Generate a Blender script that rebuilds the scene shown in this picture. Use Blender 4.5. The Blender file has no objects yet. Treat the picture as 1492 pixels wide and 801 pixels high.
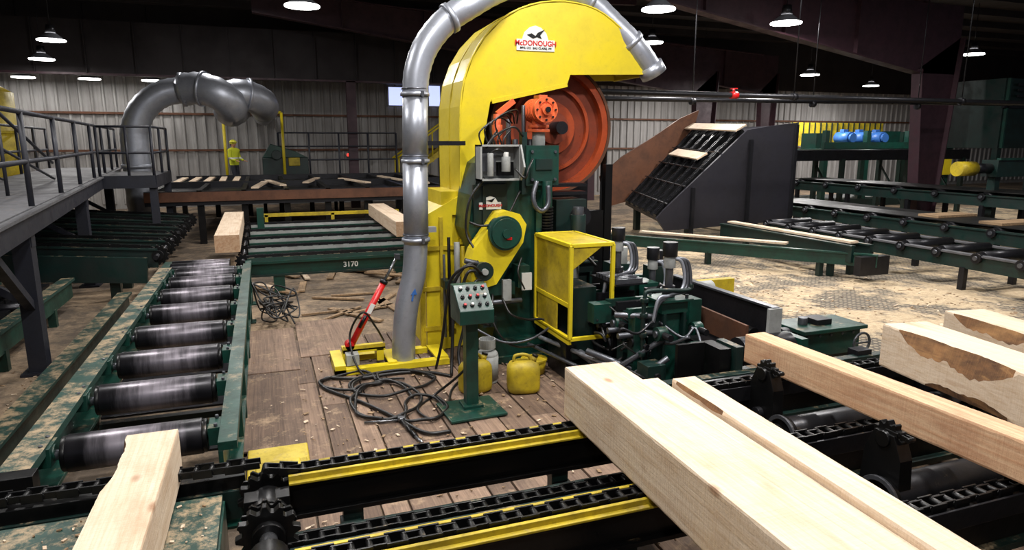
import bpy,bmesh,math,random
from mathutils import Vector as V, Matrix, Euler
random.seed(7)
sc=bpy.context.scene
COL=bpy.context.collection
pi=math.pi
# ------------------------------------------------------------------ materials
def lin(c):
    return tuple(((v/255.)/12.92 if v/255.<=.04045 else (((v/255.)+.055)/1.055)**2.4) for v in c)+(1,)
def base(name):
    m=bpy.data.materials.new(name);m.use_nodes=True
    nt=m.node_tree;return m,nt,nt.nodes,nt.links,nt.nodes["Principled BSDF"]
def noise(nt,vec,scale,detail=5,rough=.6,dist=0):
    n=nt.nodes.new("ShaderNodeTexNoise");n.inputs["Scale"].default_value=scale;n.inputs["Detail"].default_value=detail
    n.inputs["Roughness"].default_value=rough;n.inputs["Distortion"].default_value=dist
    nt.links.new(vec,n.inputs["Vector"]);return n.outputs["Fac"]
def ramp(nt,fac,a,b,ca=(0,0,0,1),cb=(1,1,1,1)):
    r=nt.nodes.new("ShaderNodeValToRGB");r.color_ramp.elements[0].position=a;r.color_ramp.elements[1].position=b
    r.color_ramp.elements[0].color=ca;r.color_ramp.elements[1].color=cb
    nt.links.new(fac,r.inputs[0]);return r.outputs[0]
def mix(nt,fac,a,b,mode='MIX'):
    n=nt.nodes.new("ShaderNodeMix");n.data_type='RGBA';n.blend_type=mode
    for s,v in ((n.inputs[0],fac),(n.inputs[6],a),(n.inputs[7],b)):
        if isinstance(v,(tuple,float,int)): s.default_value=v
        else: nt.links.new(v,s)
    return n.outputs[2]
def mth(nt,op,a,b):
    n=nt.nodes.new("ShaderNodeMath");n.operation=op
    for s,v in ((n.inputs[0],a),(n.inputs[1],b)):
        if isinstance(v,(float,int)): s.default_value=v
        else: nt.links.new(v,s)
    return n.outputs[0]
def coord(nt,scale=None):
    t=nt.nodes.new("ShaderNodeTexCoord").outputs["Object"]
    if scale:
        m=nt.nodes.new("ShaderNodeMapping");m.inputs["Scale"].default_value=scale;nt.links.new(t,m.inputs[0]);t=m.outputs[0]
    return t
def bump(nt,bsdf,h,strength=.3,dist=.02):
    b=nt.nodes.new("ShaderNodeBump");b.inputs["Strength"].default_value=strength;b.inputs["Distance"].default_value=dist
    nt.links.new(h,b.inputs["Height"]);nt.links.new(b.outputs[0],bsdf.inputs["Normal"])
DUST=lin((164,142,112))
def paint(name,c,rough=.45,metal=0.,grime=.5,gcol=(18,16,14),dust=0.,gs=3.5):
    m,nt,N,L,b=base(name);co=coord(nt)
    n1=noise(nt,co,gs,8,.65);n2=noise(nt,co,gs*7,4,.6)
    col=mix(nt,mth(nt,'MULTIPLY',ramp(nt,n1,.42,.72),grime),lin(c),lin(gcol))
    col=mix(nt,mth(nt,'MULTIPLY',ramp(nt,n2,.55,.75),grime*.6),col,lin(gcol))
    r=ramp(nt,n1,.3,.8,(rough*.8,)*3+(1,),(min(1,rough*1.5),)*3+(1,))
    if dust>0:
        g=N.new("ShaderNodeNewGeometry");s=N.new("ShaderNodeSeparateXYZ");L.new(g.outputs["Normal"],s.inputs[0])
        up=ramp(nt,s.outputs[2],.5,.9)
        d=ramp(nt,noise(nt,co,5.,9,.8),.62-dust*.25,.70-dust*.18)
        col=mix(nt,mth(nt,'MULTIPLY',mth(nt,'MULTIPLY',up,d),min(1,dust+.3)),col,DUST)
    L.new(col,b.inputs["Base Color"]);L.new(r,b.inputs["Roughness"]);b.inputs["Metallic"].default_value=metal
    bump(nt,b,n2,.12,.01)
    return m
GREEN=paint("machine_green",(16,60,50),.36,0,.65,dust=.3)
DGREEN=paint("dark_green",(12,38,34),.42,0,.65,dust=.35)
DUSTG=paint("dusty_green",(30,62,54),.5,0,.45,dust=.6)
YEL=paint("safety_yellow",(212,190,32),.38,0,.2,gcol=(112,96,26))
YELD=paint("worn_yellow",(188,164,30),.5,0,.65,gcol=(60,50,22),dust=.25)
ORG=paint("wheel_orange",(164,66,26),.45,.1,.5,gcol=(70,28,12))
ORGD=paint("wheel_orange_web",(122,48,20),.5,.1,.5,gcol=(56,22,12))
ORGM=paint("motor_orange",(216,98,54),.4,0,.25)
BLK=paint("greasy_black",(17,17,18),.33,.4,.3,gcol=(4,4,4),dust=.08)
DSTEEL=paint("dark_steel",(42,42,46),.33,.6,.5,gcol=(12,12,12),dust=.15)
STEEL=paint("bright_steel",(140,142,146),.28,.9,.35,gcol=(50,50,50))
GALV=paint("galvanized_steel",(168,172,182),.36,.6,.4,gcol=(90,92,100),gs=2)
TUBE=paint("hydraulic_tubing",(100,102,108),.33,.7,.4,gcol=(30,30,30))
GREY=paint("grey_enclosure",(150,152,150),.5,0,.35,gcol=(60,56,50))
RUST=paint("rusty_plate",(96,60,40),.6,.2,.6,gcol=(44,30,24),gs=2)
CHUTE=paint("chute_plate",(44,43,50),.45,.3,.6,gcol=(24,22,24),gs=1.2)
MAROON=paint("maroon_structural_steel",(62,38,46),.5,.0,.5,gcol=(30,23,29))
CATW=paint("catwalk_grey",(88,88,92),.6,.1,.5,gcol=(42,40,38),dust=.15)
RAIL=paint("rail_dark_blue",(34,36,46),.5,.1,.4)
RED=paint("red_enamel",(190,18,20),.35,0,.1)
WHITE=paint("white_plate",(215,215,210),.4,0,.15,gcol=(130,120,110))
RUB=paint("black_rubber",(15,15,16),.42,0,.3,gcol=(44,40,36))
BLUE=paint("motor_blue",(50,100,170),.4,0,.2)
CEIL=paint("roof_dark",(40,34,36),.8,0,.5,gcol=(20,17,18),gs=.6)
def woodmat(name,c1,c2,c3,gscale=(60,1.6,60),knot=True,rough=.75):
    m,nt,N,L,b=base(name)
    g=noise(nt,coord(nt,gscale),1.,6,.6,.3)
    blot=noise(nt,coord(nt,(3,1.2,3)),1.4,6,.65)
    fuzz=noise(nt,coord(nt),38,6,.75)
    col=mix(nt,ramp(nt,g,.35,.7),lin(c1),lin(c2))
    col=mix(nt,mth(nt,'MULTIPLY',ramp(nt,blot,.5,.72),.6),col,lin(c3))
    streak=noise(nt,coord(nt,(14,.5,14)),1.,4,.6,.6)
    col=mix(nt,mth(nt,'MULTIPLY',ramp(nt,streak,.56,.68),.45),col,lin(c3))
    sawm=noise(nt,coord(nt,(2,90,2)),1.,2,.5)
    col=mix(nt,mth(nt,'MULTIPLY',ramp(nt,sawm,.5,.8),.2),col,lin(c3))
    col=mix(nt,mth(nt,'MULTIPLY',ramp(nt,fuzz,.58,.75),.4),col,lin(c3))
    if knot:
        v=N.new("ShaderNodeTexVoronoi");v.inputs["Scale"].default_value=1.;L.new(coord(nt,(3.2,1.7,3.2)),v.inputs["Vector"])
        col=mix(nt,mth(nt,'MULTIPLY',ramp(nt,v.outputs["Distance"],.04,.11,(1,1,1,1),(0,0,0,1)),.7),col,lin((132,88,54)))
    L.new(col,b.inputs["Base Color"]);b.inputs["Roughness"].default_value=rough
    bump(nt,b,mth(nt,'ADD',mth(nt,'ADD',g,sawm),fuzz),.4,.007);return m
WOOD=woodmat("fresh_sawn_wood",(212,194,172),(196,172,144),(168,134,102))
WOODC=woodmat("stained_sawn_wood",(206,172,138),(186,140,104),(146,94,64),(40,1.2,40))
WOODE=woodmat("wood_end_grain",(190,160,128),(164,124,92),(136,98,70),(25,25,25),False)
BARK=woodmat("bark_wane",(120,84,52),(72,50,34),(168,126,80),(18,5,18),False,.9)
OLDW=woodmat("old_board",(158,130,98),(120,96,70),(84,68,52),(30,3,30),False)
def plankmat():
    m,nt,N,L,b=base("worn_floor_planks")
    g=noise(nt,coord(nt,(45,1.5,45)),1.,6,.65,.4)
    bl=noise(nt,coord(nt),1.6,7,.7)
    geo=N.new("ShaderNodeNewGeometry")
    c=mix(nt,ramp(nt,g,.3,.75),lin((104,84,72)),lin((158,134,114)))
    c=mix(nt,1.0,c,ramp(nt,geo.outputs["Random Per Island"],.1,.95,(.5,.46,.43,1),(1,.96,.92,1)),'MULTIPLY')
    c=mix(nt,mth(nt,'MULTIPLY',ramp(nt,bl,.5,.72),.7),c,lin((42,34,30)))
    dd=noise(nt,coord(nt),5,9,.8)
    c=mix(nt,mth(nt,'MULTIPLY',ramp(nt,dd,.54,.66),.6),c,lin((176,150,120)))
    L.new(c,b.inputs["Base Color"]);b.inputs["Roughness"].default_value=.75
    bump(nt,b,g,.4,.01);return m
PLANK=plankmat()
def floormat(name,grate=False):
    m,nt,N,L,b=base(name);co=coord(nt)
    a=noise(nt,co,.8 if grate else .55,9,.72,.4);f=noise(nt,co,14,6,.8);h=noise(nt,co,3,8,.75)
    c=mix(nt,ramp(nt,f,.3,.7),lin((152,130,102)),lin((204,184,152))) if grate else mix(nt,ramp(nt,f,.3,.7),lin((138,114,90)),lin((186,162,132)))
    if grate:
        v=N.new("ShaderNodeTexVoronoi");v.inputs["Scale"].default_value=11;v.inputs["Randomness"].default_value=.1;L.new(co,v.inputs["Vector"])
        dk=mix(nt,ramp(nt,v.outputs["Distance"],.28,.42),lin((140,130,112)),lin((46,48,52)))
        msk=ramp(nt,mth(nt,'ADD',mth(nt,'MULTIPLY',a,.7),mth(nt,'MULTIPLY',h,.3)),.465,.53)
        c=mix(nt,mth(nt,'MULTIPLY',msk,.85),c,dk)
        c=mix(nt,mth(nt,'MULTIPLY',ramp(nt,h,.5,.75),.35),c,lin((116,98,78)))
    else:
        msk=ramp(nt,mth(nt,'ADD',mth(nt,'MULTIPLY',a,.6),mth(nt,'MULTIPLY',h,.4)),.40,.54)
        c=mix(nt,mth(nt,'MULTIPLY',msk,.8),c,lin((60,54,50)))
    L.new(c,b.inputs["Base Color"]);b.inputs["Roughness"].default_value=.95
    bump(nt,b,f,.5,.02);return m
FLOOR=floormat("sawdust_concrete");GRATE=floormat("sawdust_grating",True)
def wallmat(name,c,c2):
    m,nt,N,L,b=base(name)
    s=noise(nt,coord(nt,(4,4,.35)),1.,6,.7);k=noise(nt,coord(nt),.25,4,.6)
    c_=mix(nt,ramp(nt,s,.3,.75),lin(c),lin(c2));c_=mix(nt,mth(nt,'MULTIPLY',ramp(nt,k,.4,.7),.5),c_,lin(c2))
    L.new(c_,b.inputs["Base Color"]);b.inputs["Roughness"].default_value=.6;return m
WALL=wallmat("wall_siding",(172,170,168),(104,100,98))
def emis(name,c,s):
    m,nt,N,L,b=base(name);b.inputs["Base Color"].default_value=lin(c);b.inputs["Emission Color"].default_value=lin(c);b.inputs["Emission Strength"].default_value=s;return m
LAMP=emis("lamp_glow",(255,253,248),12);WIN=emis("daylight_glass",(165,175,230),1.6);REDL=emis("red_indicator",(255,40,30),4)
def rollermat():
    m,nt,N,L,b=base("polished_roller")
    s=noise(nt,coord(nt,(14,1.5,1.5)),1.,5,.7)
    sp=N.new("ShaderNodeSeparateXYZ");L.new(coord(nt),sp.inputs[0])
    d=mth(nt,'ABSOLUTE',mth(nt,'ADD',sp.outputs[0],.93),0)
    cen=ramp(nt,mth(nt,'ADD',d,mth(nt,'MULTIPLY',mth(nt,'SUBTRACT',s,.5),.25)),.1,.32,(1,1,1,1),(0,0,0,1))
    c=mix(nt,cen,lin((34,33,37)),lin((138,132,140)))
    c=mix(nt,mth(nt,'MULTIPLY',ramp(nt,s,.42,.72),.55),c,lin((22,21,24)))
    L.new(c,b.inputs["Base Color"]);b.inputs["Metallic"].default_value=.6
    L.new(ramp(nt,s,.3,.8,(.42,)*3+(1,),(.25,)*3+(1,)),b.inputs["Roughness"]);return m
ROLL=rollermat()
# ------------------------------------------------------------------ builder
class Ob:
    def __init__(s,name): s.name=name;s.bm=bmesh.new();s.m=[];s.kids=[]
    def mi(s,m):
        if m not in s.m:s.m.append(m)
        return s.m.index(m)
    def faces(s,fs,m,smooth=False):
        i=s.mi(m)
        for f in fs: f.material_index=i;f.smooth=smooth
    def hexa(s,P,m):
        v=[s.bm.verts.new(p) for p in P]
        fs=[s.bm.faces.new([v[i] for i in q]) for q in ((3,2,1,0),(4,5,6,7),(0,1,5,4),(1,2,6,5),(2,3,7,6),(3,0,4,7))]
        s.faces(fs,m)
    def bx(s,x0,x1,y0,y1,z0,z1,m):
        s.hexa([(x0,y0,z0),(x1,y0,z0),(x1,y1,z0),(x0,y1,z0),(x0,y0,z1),(x1,y0,z1),(x1,y1,z1),(x0,y1,z1)],m)
    def box(s,c,d,m,rot=(0,0,0)):
        R=Euler(rot).to_matrix();c=V(c)
        P=[c+R@V((sx*d[0]/2,sy*d[1]/2,sz*d[2]/2)) for sz in(-1,1) for sx,sy in((-1,-1),(1,-1),(1,1),(-1,1))]
        s.hexa(P,m)
    def beam(s,p,q,w,h,m,up=(0,0,1)):
        p=V(p);q=V(q);d=(q-p).normalized();u=V(up)
        if abs(d.dot(u))>.98:u=V((0,1,0))
        a=d.cross(u).normalized();u=a.cross(d)
        P=[]
        for sz in(-1,1):
            P+=[p-a*w/2+u*h/2*sz,p+a*w/2+u*h/2*sz,q+a*w/2+u*h/2*sz,q-a*w/2+u*h/2*sz]
        s.hexa(P,m)
    def cyl(s,p,q,r,m,r2=None,seg=18,cap=True,capm=None):
        p=V(p);q=V(q);r2=r if r2 is None else r2
        d=(q-p).normalized();a=d.orthogonal().normalized();b=d.cross(a)
        A=[];B=[]
        for i in range(seg):
            t=2*pi*i/seg;o=a*math.cos(t)+b*math.sin(t);A.append(s.bm.verts.new(p+o*r));B.append(s.bm.verts.new(q+o*r2))
        fs=[s.bm.faces.new((A[i],A[(i+1)%seg],B[(i+1)%seg],B[i])) for i in range(seg)]
        s.faces(fs,m,True)
        if cap: s.faces([s.bm.faces.new(A[::-1]),s.bm.faces.new(B)],capm or m)
    def ring(s,c,ax,R,r0,w,m,seg=40):
        c=V(c);d=V(ax).normalized();a=d.orthogonal().normalized();b=d.cross(a);rows=[]
        for rr,h in((r0,-w/2),(R,-w/2),(R,w/2),(r0,w/2)):
            rows.append([s.bm.verts.new(c+d*h+(a*math.cos(2*pi*i/seg)+b*math.sin(2*pi*i/seg))*rr) for i in range(seg)])
        fs=[]
        for k in range(4):
            A=rows[k];B=rows[(k+1)%4]
            fs+=[s.bm.faces.new((A[i],A[(i+1)%seg],B[(i+1)%seg],B[i])) for i in range(seg)]
        s.faces(fs,m)
    def gear(s,c,ax,R,w,m,n=14,depth=.025,hub=0,hm=None):
        c=V(c);d=V(ax).normalized();a=d.orthogonal().normalized();b=d.cross(a);A=[];B=[]
        for i in range(n*4):
            rr=R if i%4 in(1,2) else R-depth
            t=2*pi*i/(n*4);o=(a*math.cos(t)+b*math.sin(t))*rr
            A.append(s.bm.verts.new(c-d*w/2+o));B.append(s.bm.verts.new(c+d*w/2+o))
        k=n*4
        fs=[s.bm.faces.new((A[i],A[(i+1)%k],B[(i+1)%k],B[i])) for i in range(k)]+[s.bm.faces.new(A[::-1]),s.bm.faces.new(B)]
        s.faces(fs,m)
        if hub: s.cyl(c-d*w*1.3,c+d*w*1.3,hub,hm or m)
    def prism(s,pts,plane,a,b,m):
        f={'XZ':lambda p,t:(p[0],t,p[1]),'YZ':lambda p,t:(t,p[0],p[1]),'XY':lambda p,t:(p[0],p[1],t)}[plane]
        A=[s.bm.verts.new(f(p,a)) for p in pts];B=[s.bm.verts.new(f(p,b)) for p in pts];n=len(pts)
        fs=[s.bm.faces.new(A),s.bm.faces.new(B[::-1])]+[s.bm.faces.new((A[i],B[i],B[(i+1)%n],A[(i+1)%n])) for i in range(n)]
        s.faces(fs,m)
    def tube(s,pts,r,m,seg=10,sub=8,rings=None):
        P=[V(p) for p in pts]
        if sub>1 and len(P)>2:
            Q=[P[0]*2-P[1]]+P+[P[-1]*2-P[-2]];O=[]
            for i in range(1,len(Q)-2):
                for k in range(sub):
                    t=k/sub;a,b,c,d=Q[i-1],Q[i],Q[i+1],Q[i+2]
                    O.append(.5*((2*b)+(c-a)*t+(2*a-5*b+4*c-d)*t*t+(3*b-a-3*c+d)*t**3))
            O.append(P[-1]);P=O
        d=(P[1]-P[0]).normalized();a=d.orthogonal().normalized();prev=None
        for i,p in enumerate(P):
            d=(P[min(i+1,len(P)-1)]-P[max(i-1,0)]).normalized()
            a=(a-d*a.dot(d)).normalized();b=d.cross(a)
            rr=r if not rings else r*(1+rings*(i%2))
            row=[s.bm.verts.new(p+(a*math.cos(2*pi*k/seg)+b*math.sin(2*pi*k/seg))*rr) for k in range(seg)]
            if prev: s.faces([s.bm.faces.new((prev[k],prev[(k+1)%seg],row[(k+1)%seg],row[k])) for k in range(seg)],m,True)
            else: s.faces([s.bm.faces.new(row[::-1])],m)
            prev=row
        s.faces([s.bm.faces.new(prev)],m)
    def ball(s,c,r,m,sc_=(1,1,1),seg=16):
        g=bmesh.ops.create_uvsphere(s.bm,u_segments=seg,v_segments=seg//2+2,radius=r,matrix=Matrix.Translation(V(c))@Matrix.Diagonal((*sc_,1)))
        fs=set(f for v in g['verts'] for f in v.link_faces);s.faces(fs,m,True)
    def chain(s,p,q,m,pitch=.09,w=.07,h=.05):
        p=V(p);q=V(q);d=q-p;n=int(d.length/pitch);d.normalize();a=d.cross(V((0,0,1))).normalized()
        for i in range(n):
            c=p+d*pitch*(i+.5);off=w/2 if i%2 else w/2-.014
            for sg in(-1,1):
                e=c+a*off*sg
                s.beam(e-d*pitch*.62,e+d*pitch*.62,.012,h*(1 if i%2 else .8),m)
            s.cyl(c-d*pitch/2-a*w*.45,c-d*pitch/2+a*w*.45,h*.38,m,seg=8)
    def text(s,body,loc,size,m,rot=(pi/2,0,0),ext=.003):
        cu=bpy.data.curves.new("lettering","FONT");cu.body=body;cu.size=size;cu.extrude=ext;cu.align_x='CENTER';cu.align_y='CENTER';cu.offset=size*.02
        o=bpy.data.objects.new("lettering",cu);cu.materials.append(m);o.location=loc;o.rotation_euler=rot;COL.objects.link(o);s.kids.append(o)
    def done(s,bevel=0):
        bmesh.ops.recalc_face_normals(s.bm,faces=s.bm.faces)
        me=bpy.data.meshes.new(s.name);s.bm.to_mesh(me);s.bm.free()
        for m in s.m:me.materials.append(m)
        o=bpy.data.objects.new(s.name,me);COL.objects.link(o)
        if bevel:
            b=o.modifiers.new("bevel",'BEVEL');b.width=bevel;b.segments=2;b.limit_method='ANGLE';b.angle_limit=math.radians(50)
        for k in s.kids:k.parent=o
        return o
# ------------------------------------------------------------------ camera
cam=bpy.data.cameras.new("camera");cam.sensor_width=36;cam.lens=986/1492*36;cam.clip_end=200
co=bpy.data.objects.new("camera",cam);co.location=(0,0,2.6);co.rotation_euler=(math.radians(90-11.2),0,math.radians(-20));COL.objects.link(co);sc.camera=co
# ------------------------------------------------------------------ room
o=Ob("floor");o.bx(-16,46,-6,36,-.3,0,FLOOR);o.done()
o=Ob("floor_grating");o.bx(4.9,11.3,6.3,19,.0,.02,GRATE);o.bx(11.3,30,4,19,.0,.015,GRATE);o.bx(6.6,11.3,2,6.3,.0,.02,GRATE);o.done()
o=Ob("wooden_floor_planks")
x=-.28
while x<4.6:
    w=random.choice([.2,.24,.28,.3]);y=1.2
    while y<8.9:
        l=random.uniform(1.8,3.4);o.bx(x,x+w-.016,y,min(y+l,9)-.012,.0,.035+random.uniform(0,.008),PLANK);y+=l
    x+=w
o.bx(-.33,.2,5.7,7.7,.036,.055,PLANK);o.bx(-.33,.25,7.75,9.6,.036,.052,PLANK)
o.bx(.28,1.1,8.2,9.9,.036,.05,PLANK)
o.done(.004)
o=Ob("wall_back");o.bx(-16,46,30,30.3,0,7.8,WALL)
x=-15.8
while x<45.8: o.prism([(x,29.995),(x+.04,29.93),(x+.1,29.93),(x+.14,29.995)],'XY',.2,5.2,WALL);x+=.38
for z in(2.2,3.6):o.bx(-16,46,29.86,29.93,z,z+.08,RUST)
o.bx(-16,46,29.8,29.99,5.2,7.6,CEIL)
o.done()
o=Ob("wall_left");o.bx(-16.3,-16,-6,30.3,0,8,WALL);o.done()
o=Ob("wall_right");o.bx(46,46.3,-6,30.3,0,8,WALL);o.done()
o=Ob("ceiling");o.bx(-16.3,46.3,-6,30.3,7.6,7.8,CEIL)
for i in range(18):
    y=-5+i*2.05;o.bx(-16,46,y,y+.08,7.35,7.6,CEIL)
o.done()
def win(n,x0,x1,z0,z1):
    o=Ob("window_%d"%n);o.bx(x0,x1,29.84,29.86,z0,z1,WIN)
    for a in((x0-.06,x0,z0-.06,z1+.06),(x1,x1+.06,z0-.06,z1+.06),(x0,x1,z0-.06,z0),(x0,x1,z1,z1+.06)):o.bx(a[0],a[1],29.8,29.92,a[2],a[3],GREY)
    o.done()
win(1,5.25,6.0,4.1,4.85);win(2,7.0,7.5,4.1,4.95)
def rframe(name,y,xc,xe,z0=5.0,cw=1.5):
    o=Ob(name)
    a=[(xc-.3,0),(xc+.3,0),(xc+cw/2,z0+.9),(xc-cw/2,z0)]
    o.prism(a,'XZ',y-.02,y+.02,MAROON)
    for u,v in((a[0],a[3]),(a[1],a[2])): o.beam((u[0],y,u[1]),(v[0],y,v[1]),.03,.34,MAROON,up=(0,1,0))
    r=[(xc-cw/2,z0-.1),(xc-cw/2,z0+1.75),(xe,7.5),(xe,6.75)]
    o.prism(r,'XZ',y-.02,y+.02,MAROON)
    o.beam((r[0][0],y,r[0][1]),(xe,y,r[3][1]),.34,.04,MAROON);o.beam((r[1][0],y,r[1][1]),(xe,y,r[2][1]),.34,.04,MAROON)
    o.prism([(xc-cw/2,z0-.1),(xc+cw/2,z0-.1),(xc+cw/2,z0+1.75),(xc-cw/2,z0+1.75)],'XZ',y-.02,y+.02,MAROON)
    for i in range(1,6):
        t=i/6;x=r[0][0]+(xe-r[0][0])*t;zb=r[0][1]+(r[3][1]-r[0][1])*t;zt=r[1][1]+(r[2][1]-r[1][1])*t
        o.bx(x-.012,x+.012,y-.15,y+.15,zb,zt,MAROON)
    return o.done()
rframe("steel_roof_frame",14.5,18.0,3.,4.55)
rframe("steel_roof_frame",25,17.8,0.,4.6,1.1)
rframe("steel_roof_frame",28.5,24,10.,5,1.0)
o=Ob("eave_girder");o.bx(-15.9,14,27.4,27.5,4.85,6.6,CEIL);o.bx(-15.9,14,27.3,27.6,4.8,4.87,MAROON)
for i in range(20):o.bx(-15.9+i*1.5,-15.87+i*1.5,27.3,27.4,4.85,6.6,CEIL)
for x in (-9,3.2,13.5):o.bx(x,x+.35,27.3,27.6,0,4.85,MAROON)
for y0 in(9,15):
    o.beam((-15.9,y0+6,6.3),(12,y0+6,7.2),.2,.35,MAROON)
o.done()
for i,(y,z,x0,x1) in enumerate([(11,3.45,4.7,24),(13,3.45,5.0,19)]):
    o=Ob("overhead_pipe");o.cyl((x0,y,z),(x1,y,z+.12*i),.05,DSTEEL)
    for k in range(4):
        x=x0+.6+k*(x1-x0)/4.2;o.cyl((x,y,z),(x,y,7.35),.012,DSTEEL,seg=6);o.cyl((x-.05,y,z),(x+.05,y,z),.075,DSTEEL)
    if i==0:o.cyl((8.4,y,z),(8.55,y,z),.065,RED);o.cyl((8.47,y,z),(8.47,y,z+.12),.02,RED);o.ring((8.47,y,z+.12),(0,0,1),.07,.055,.015,RED,16)
    o.done()
# ------------------------------------------------------------------ lamps
def lamp(x,y,z,e):
    o=Ob("high_bay_lamp")
    o.cyl((x,y,z+.02),(x,y,z+.2),.36,GALV,.14,24,False);o.cyl((x,y,z+.2),(x,y,z+.42),.13,DSTEEL,.1)
    o.cyl((x,y,z+.0),(x,y,z+.035),.35,LAMP,seg=24);o.cyl((x,y,z+.42),(x,y,7.34),.012,DSTEEL,seg=6)
    ob=o.done()
    l=bpy.data.lights.new("lamp_light",'AREA');l.shape='DISK';l.size=.68;l.energy=e;l.color=(1,.97,.94)
    lo=bpy.data.objects.new("lamp_light",l);lo.location=(x,y,z-.02);COL.objects.link(lo);lo.parent=ob
K=.62
for a in ((.98,15.3,5.3,290),(-5.24,22.7,5.3,180),(-6.3,25.9,5.1,110),(8.05,13.1,5.3,360),(11.8,13.56,5.3,470),(20.5,22,5.13,660),(18.4,26,5.2,560),(12.1,20,5.7,360),(28,26,5.2,700),(24,18,5.6,420)):lamp(a[0],a[1],a[2],a[3]*K)
for x in(-9.6,-7.6,-5.6,-3.6):lamp(x,28.7,4.75,26*K)
for a in ((.6,3.0,6.2,400),(5.2,3.2,6.2,420),(2.6,5.6,6.4,360),(-3.2,8.5,6.2,320),(8.8,8.5,6.2,600),(-1,-1.5,6.2,380),(.5,11,6.3,280),(14,7,6.3,320),(-1,22,6.9,260)):lamp(a[0],a[1],a[2],a[3]*K)  # last entry is an added lamp that only brightens the worker
# ------------------------------------------------------------------ roller conveyor (outfeed)
o=Ob("roller_conveyor")
Y0,Y1=4.55,11.6
o.bx(-1.62,-1.44,Y0,Y1,.60,.66,DUSTG);o.bx(-1.62,-1.59,Y0,Y1,.30,.60,GREEN);o.bx(-1.60,-1.45,Y0,Y1,.28,.31,GREEN)
o.bx(-.40,-.28,Y0,Y1,.60,.66,GREEN);o.bx(-.40,-.37,Y0,Y1,.28,.60,GREEN);o.bx(-.40,-.28,Y0,Y1,.28,.31,GREEN)
o.bx(-1.66,-1.40,Y0-.12,Y0,.2,.66,BLK);o.bx(-1.66,-1.5,Y0-.125,Y0-.12,.2,.34,YELD)
o.bx(-1.40,-.28,Y0-.02,Y0+.02,.12,.42,DGREEN);o.bx(-1.40,-.28,Y0-.05,Y0+.05,.40,.42,GREEN)
for y in (4.7,6.5,8.4,10.3,11.5):
    for x in(-1.56,-.34):o.bx(x-.05,x+.05,y-.05,y+.05,0,.3,GREEN);o.bx(x-.1,x+.1,y-.1,y+.1,0,.02,GREEN)
    o.bx(-1.5,-.4,y-.04,y+.04,.1,.16,DGREEN)
ys=[4.95,5.95,6.85,7.8,8.8,9.75,10.6,11.3]
for y in ys:
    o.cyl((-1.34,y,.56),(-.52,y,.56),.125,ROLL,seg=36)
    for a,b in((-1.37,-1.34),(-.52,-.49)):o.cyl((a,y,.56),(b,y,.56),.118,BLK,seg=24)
    o.cyl((-1.5,y,.56),(-.36,y,.56),.035,TUBE)
    for x in(-1.47,-.43):
        o.box((x,y,.58),(.10,.2,.13),GREEN);o.cyl((x-.06,y,.58),(x+.06,y,.58),.055,GREEN)
        for dy in(-.08,.08):o.cyl((x,y+dy,.645),(x,y+dy,.67),.014,TUBE,seg=6)
for i in range(len(ys)-1):
    y=(ys[i]+ys[i+1])/2;o.bx(-1.42,-.42,y-.2,y+.2,.30,.32,DSTEEL)
    o.prism([(y-.03,.31),(y+.03,.31),(y+.03,.6),(y-.03,.6)],'YZ',-.36,-.28,GREEN)
o.done(.006)
o=Ob("roller_conveyor")
o.bx(-1.62,-1.5,11.75,12.3,.56,.64,GREEN);o.bx(-.38,-.28,11.75,12.0,.56,.64,GREEN)
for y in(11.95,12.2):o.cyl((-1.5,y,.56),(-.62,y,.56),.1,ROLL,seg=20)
o.bx(-1.61,-1.51,11.8,11.9,0,.56,GREEN)
o.bx(-.36,-.3,11.75,11.85,0,.56,GREEN);o.bx(-1.5,-.3,11.7,11.76,.4,.6,GREEN)
o.done(.006)
# ------------------------------------------------------------------ near chain transfers
def chainrail(o,y,x0,x1,zt,yel=True,drop=.26):
    c=YELD if yel else DGREEN
    for s in(-1,1):
        o.bx(x0,x1,y+s*.075-.012,y+s*.075+.012,zt-.05,zt-.012,c)
        if yel:o.bx(x0,x1,y+s*.10-.016,y+s*.10+.016,zt-.058,zt-.044,c)
    o.bx(x0,x1,y-.07,y+.07,zt-.1,zt-.05,BLK)
    o.bx(x0,x1,y-.05,y+.05,zt-drop,zt-.1,BLK);o.bx(x0,x1,y-.09,y+.09,zt-drop-.03,zt-drop,BLK)
    o.chain((x0,y,zt-.02),(x1,y,zt-.02),BLK,.085,.09,.05)
o=Ob("chain_transfer_conveyor")
chainrail(o,3.9,.02,3.0,.72);chainrail(o,2.98,.02,3.0,.72);chainrail(o,3.5,.0,3.0,.5,False,.12)
chainrail(o,2.2,.02,2.9,.72)
for y in(3.9,2.98,3.5,2.2):
    for x in(.38,1.75,2.75):
        o.bx(x-.06,x+.06,y-.04,y+.04,.0,.36 if y==3.5 else .45,DGREEN);o.bx(x-.1,x+.1,y-.09,y+.09,.0,.05,DGREEN)
o.bx(.3,.42,2.2,3.9,.3,.36,DGREEN);o.bx(1.7,1.82,2.2,3.9,.26,.34,BLK)
o.bx(.28,.46,3.32,3.36,.1,.52,GREEN)
for x in(.31,.43):
    for z in(.2,.45):o.cyl((x,3.3,z),(x,3.32,z),.014,TUBE,seg=6)
o.cyl((-.1,1.8,.56),(-.1,4.15,.56),.045,STEEL,seg=20)
for y in(3.9,3.5,2.98):
    o.gear((-.1,y,.56),(0,1,0),.165,.05,BLK,12,.035,.085);o.gear((-.1,y+.09,.56),(0,1,0),.15,.02,BLK,12,.03)
o.box((-.1,3.72,.5),(.24,.12,.34),BLK);o.cyl((-.1,3.62,.56),(-.1,3.8,.56),.12,BLK);o.box((-.1,3.2,.42),(.22,.14,.3),BLK)
o.cyl((-.1,3.12,.56),(-.1,3.28,.56),.1,BLK)
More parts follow.
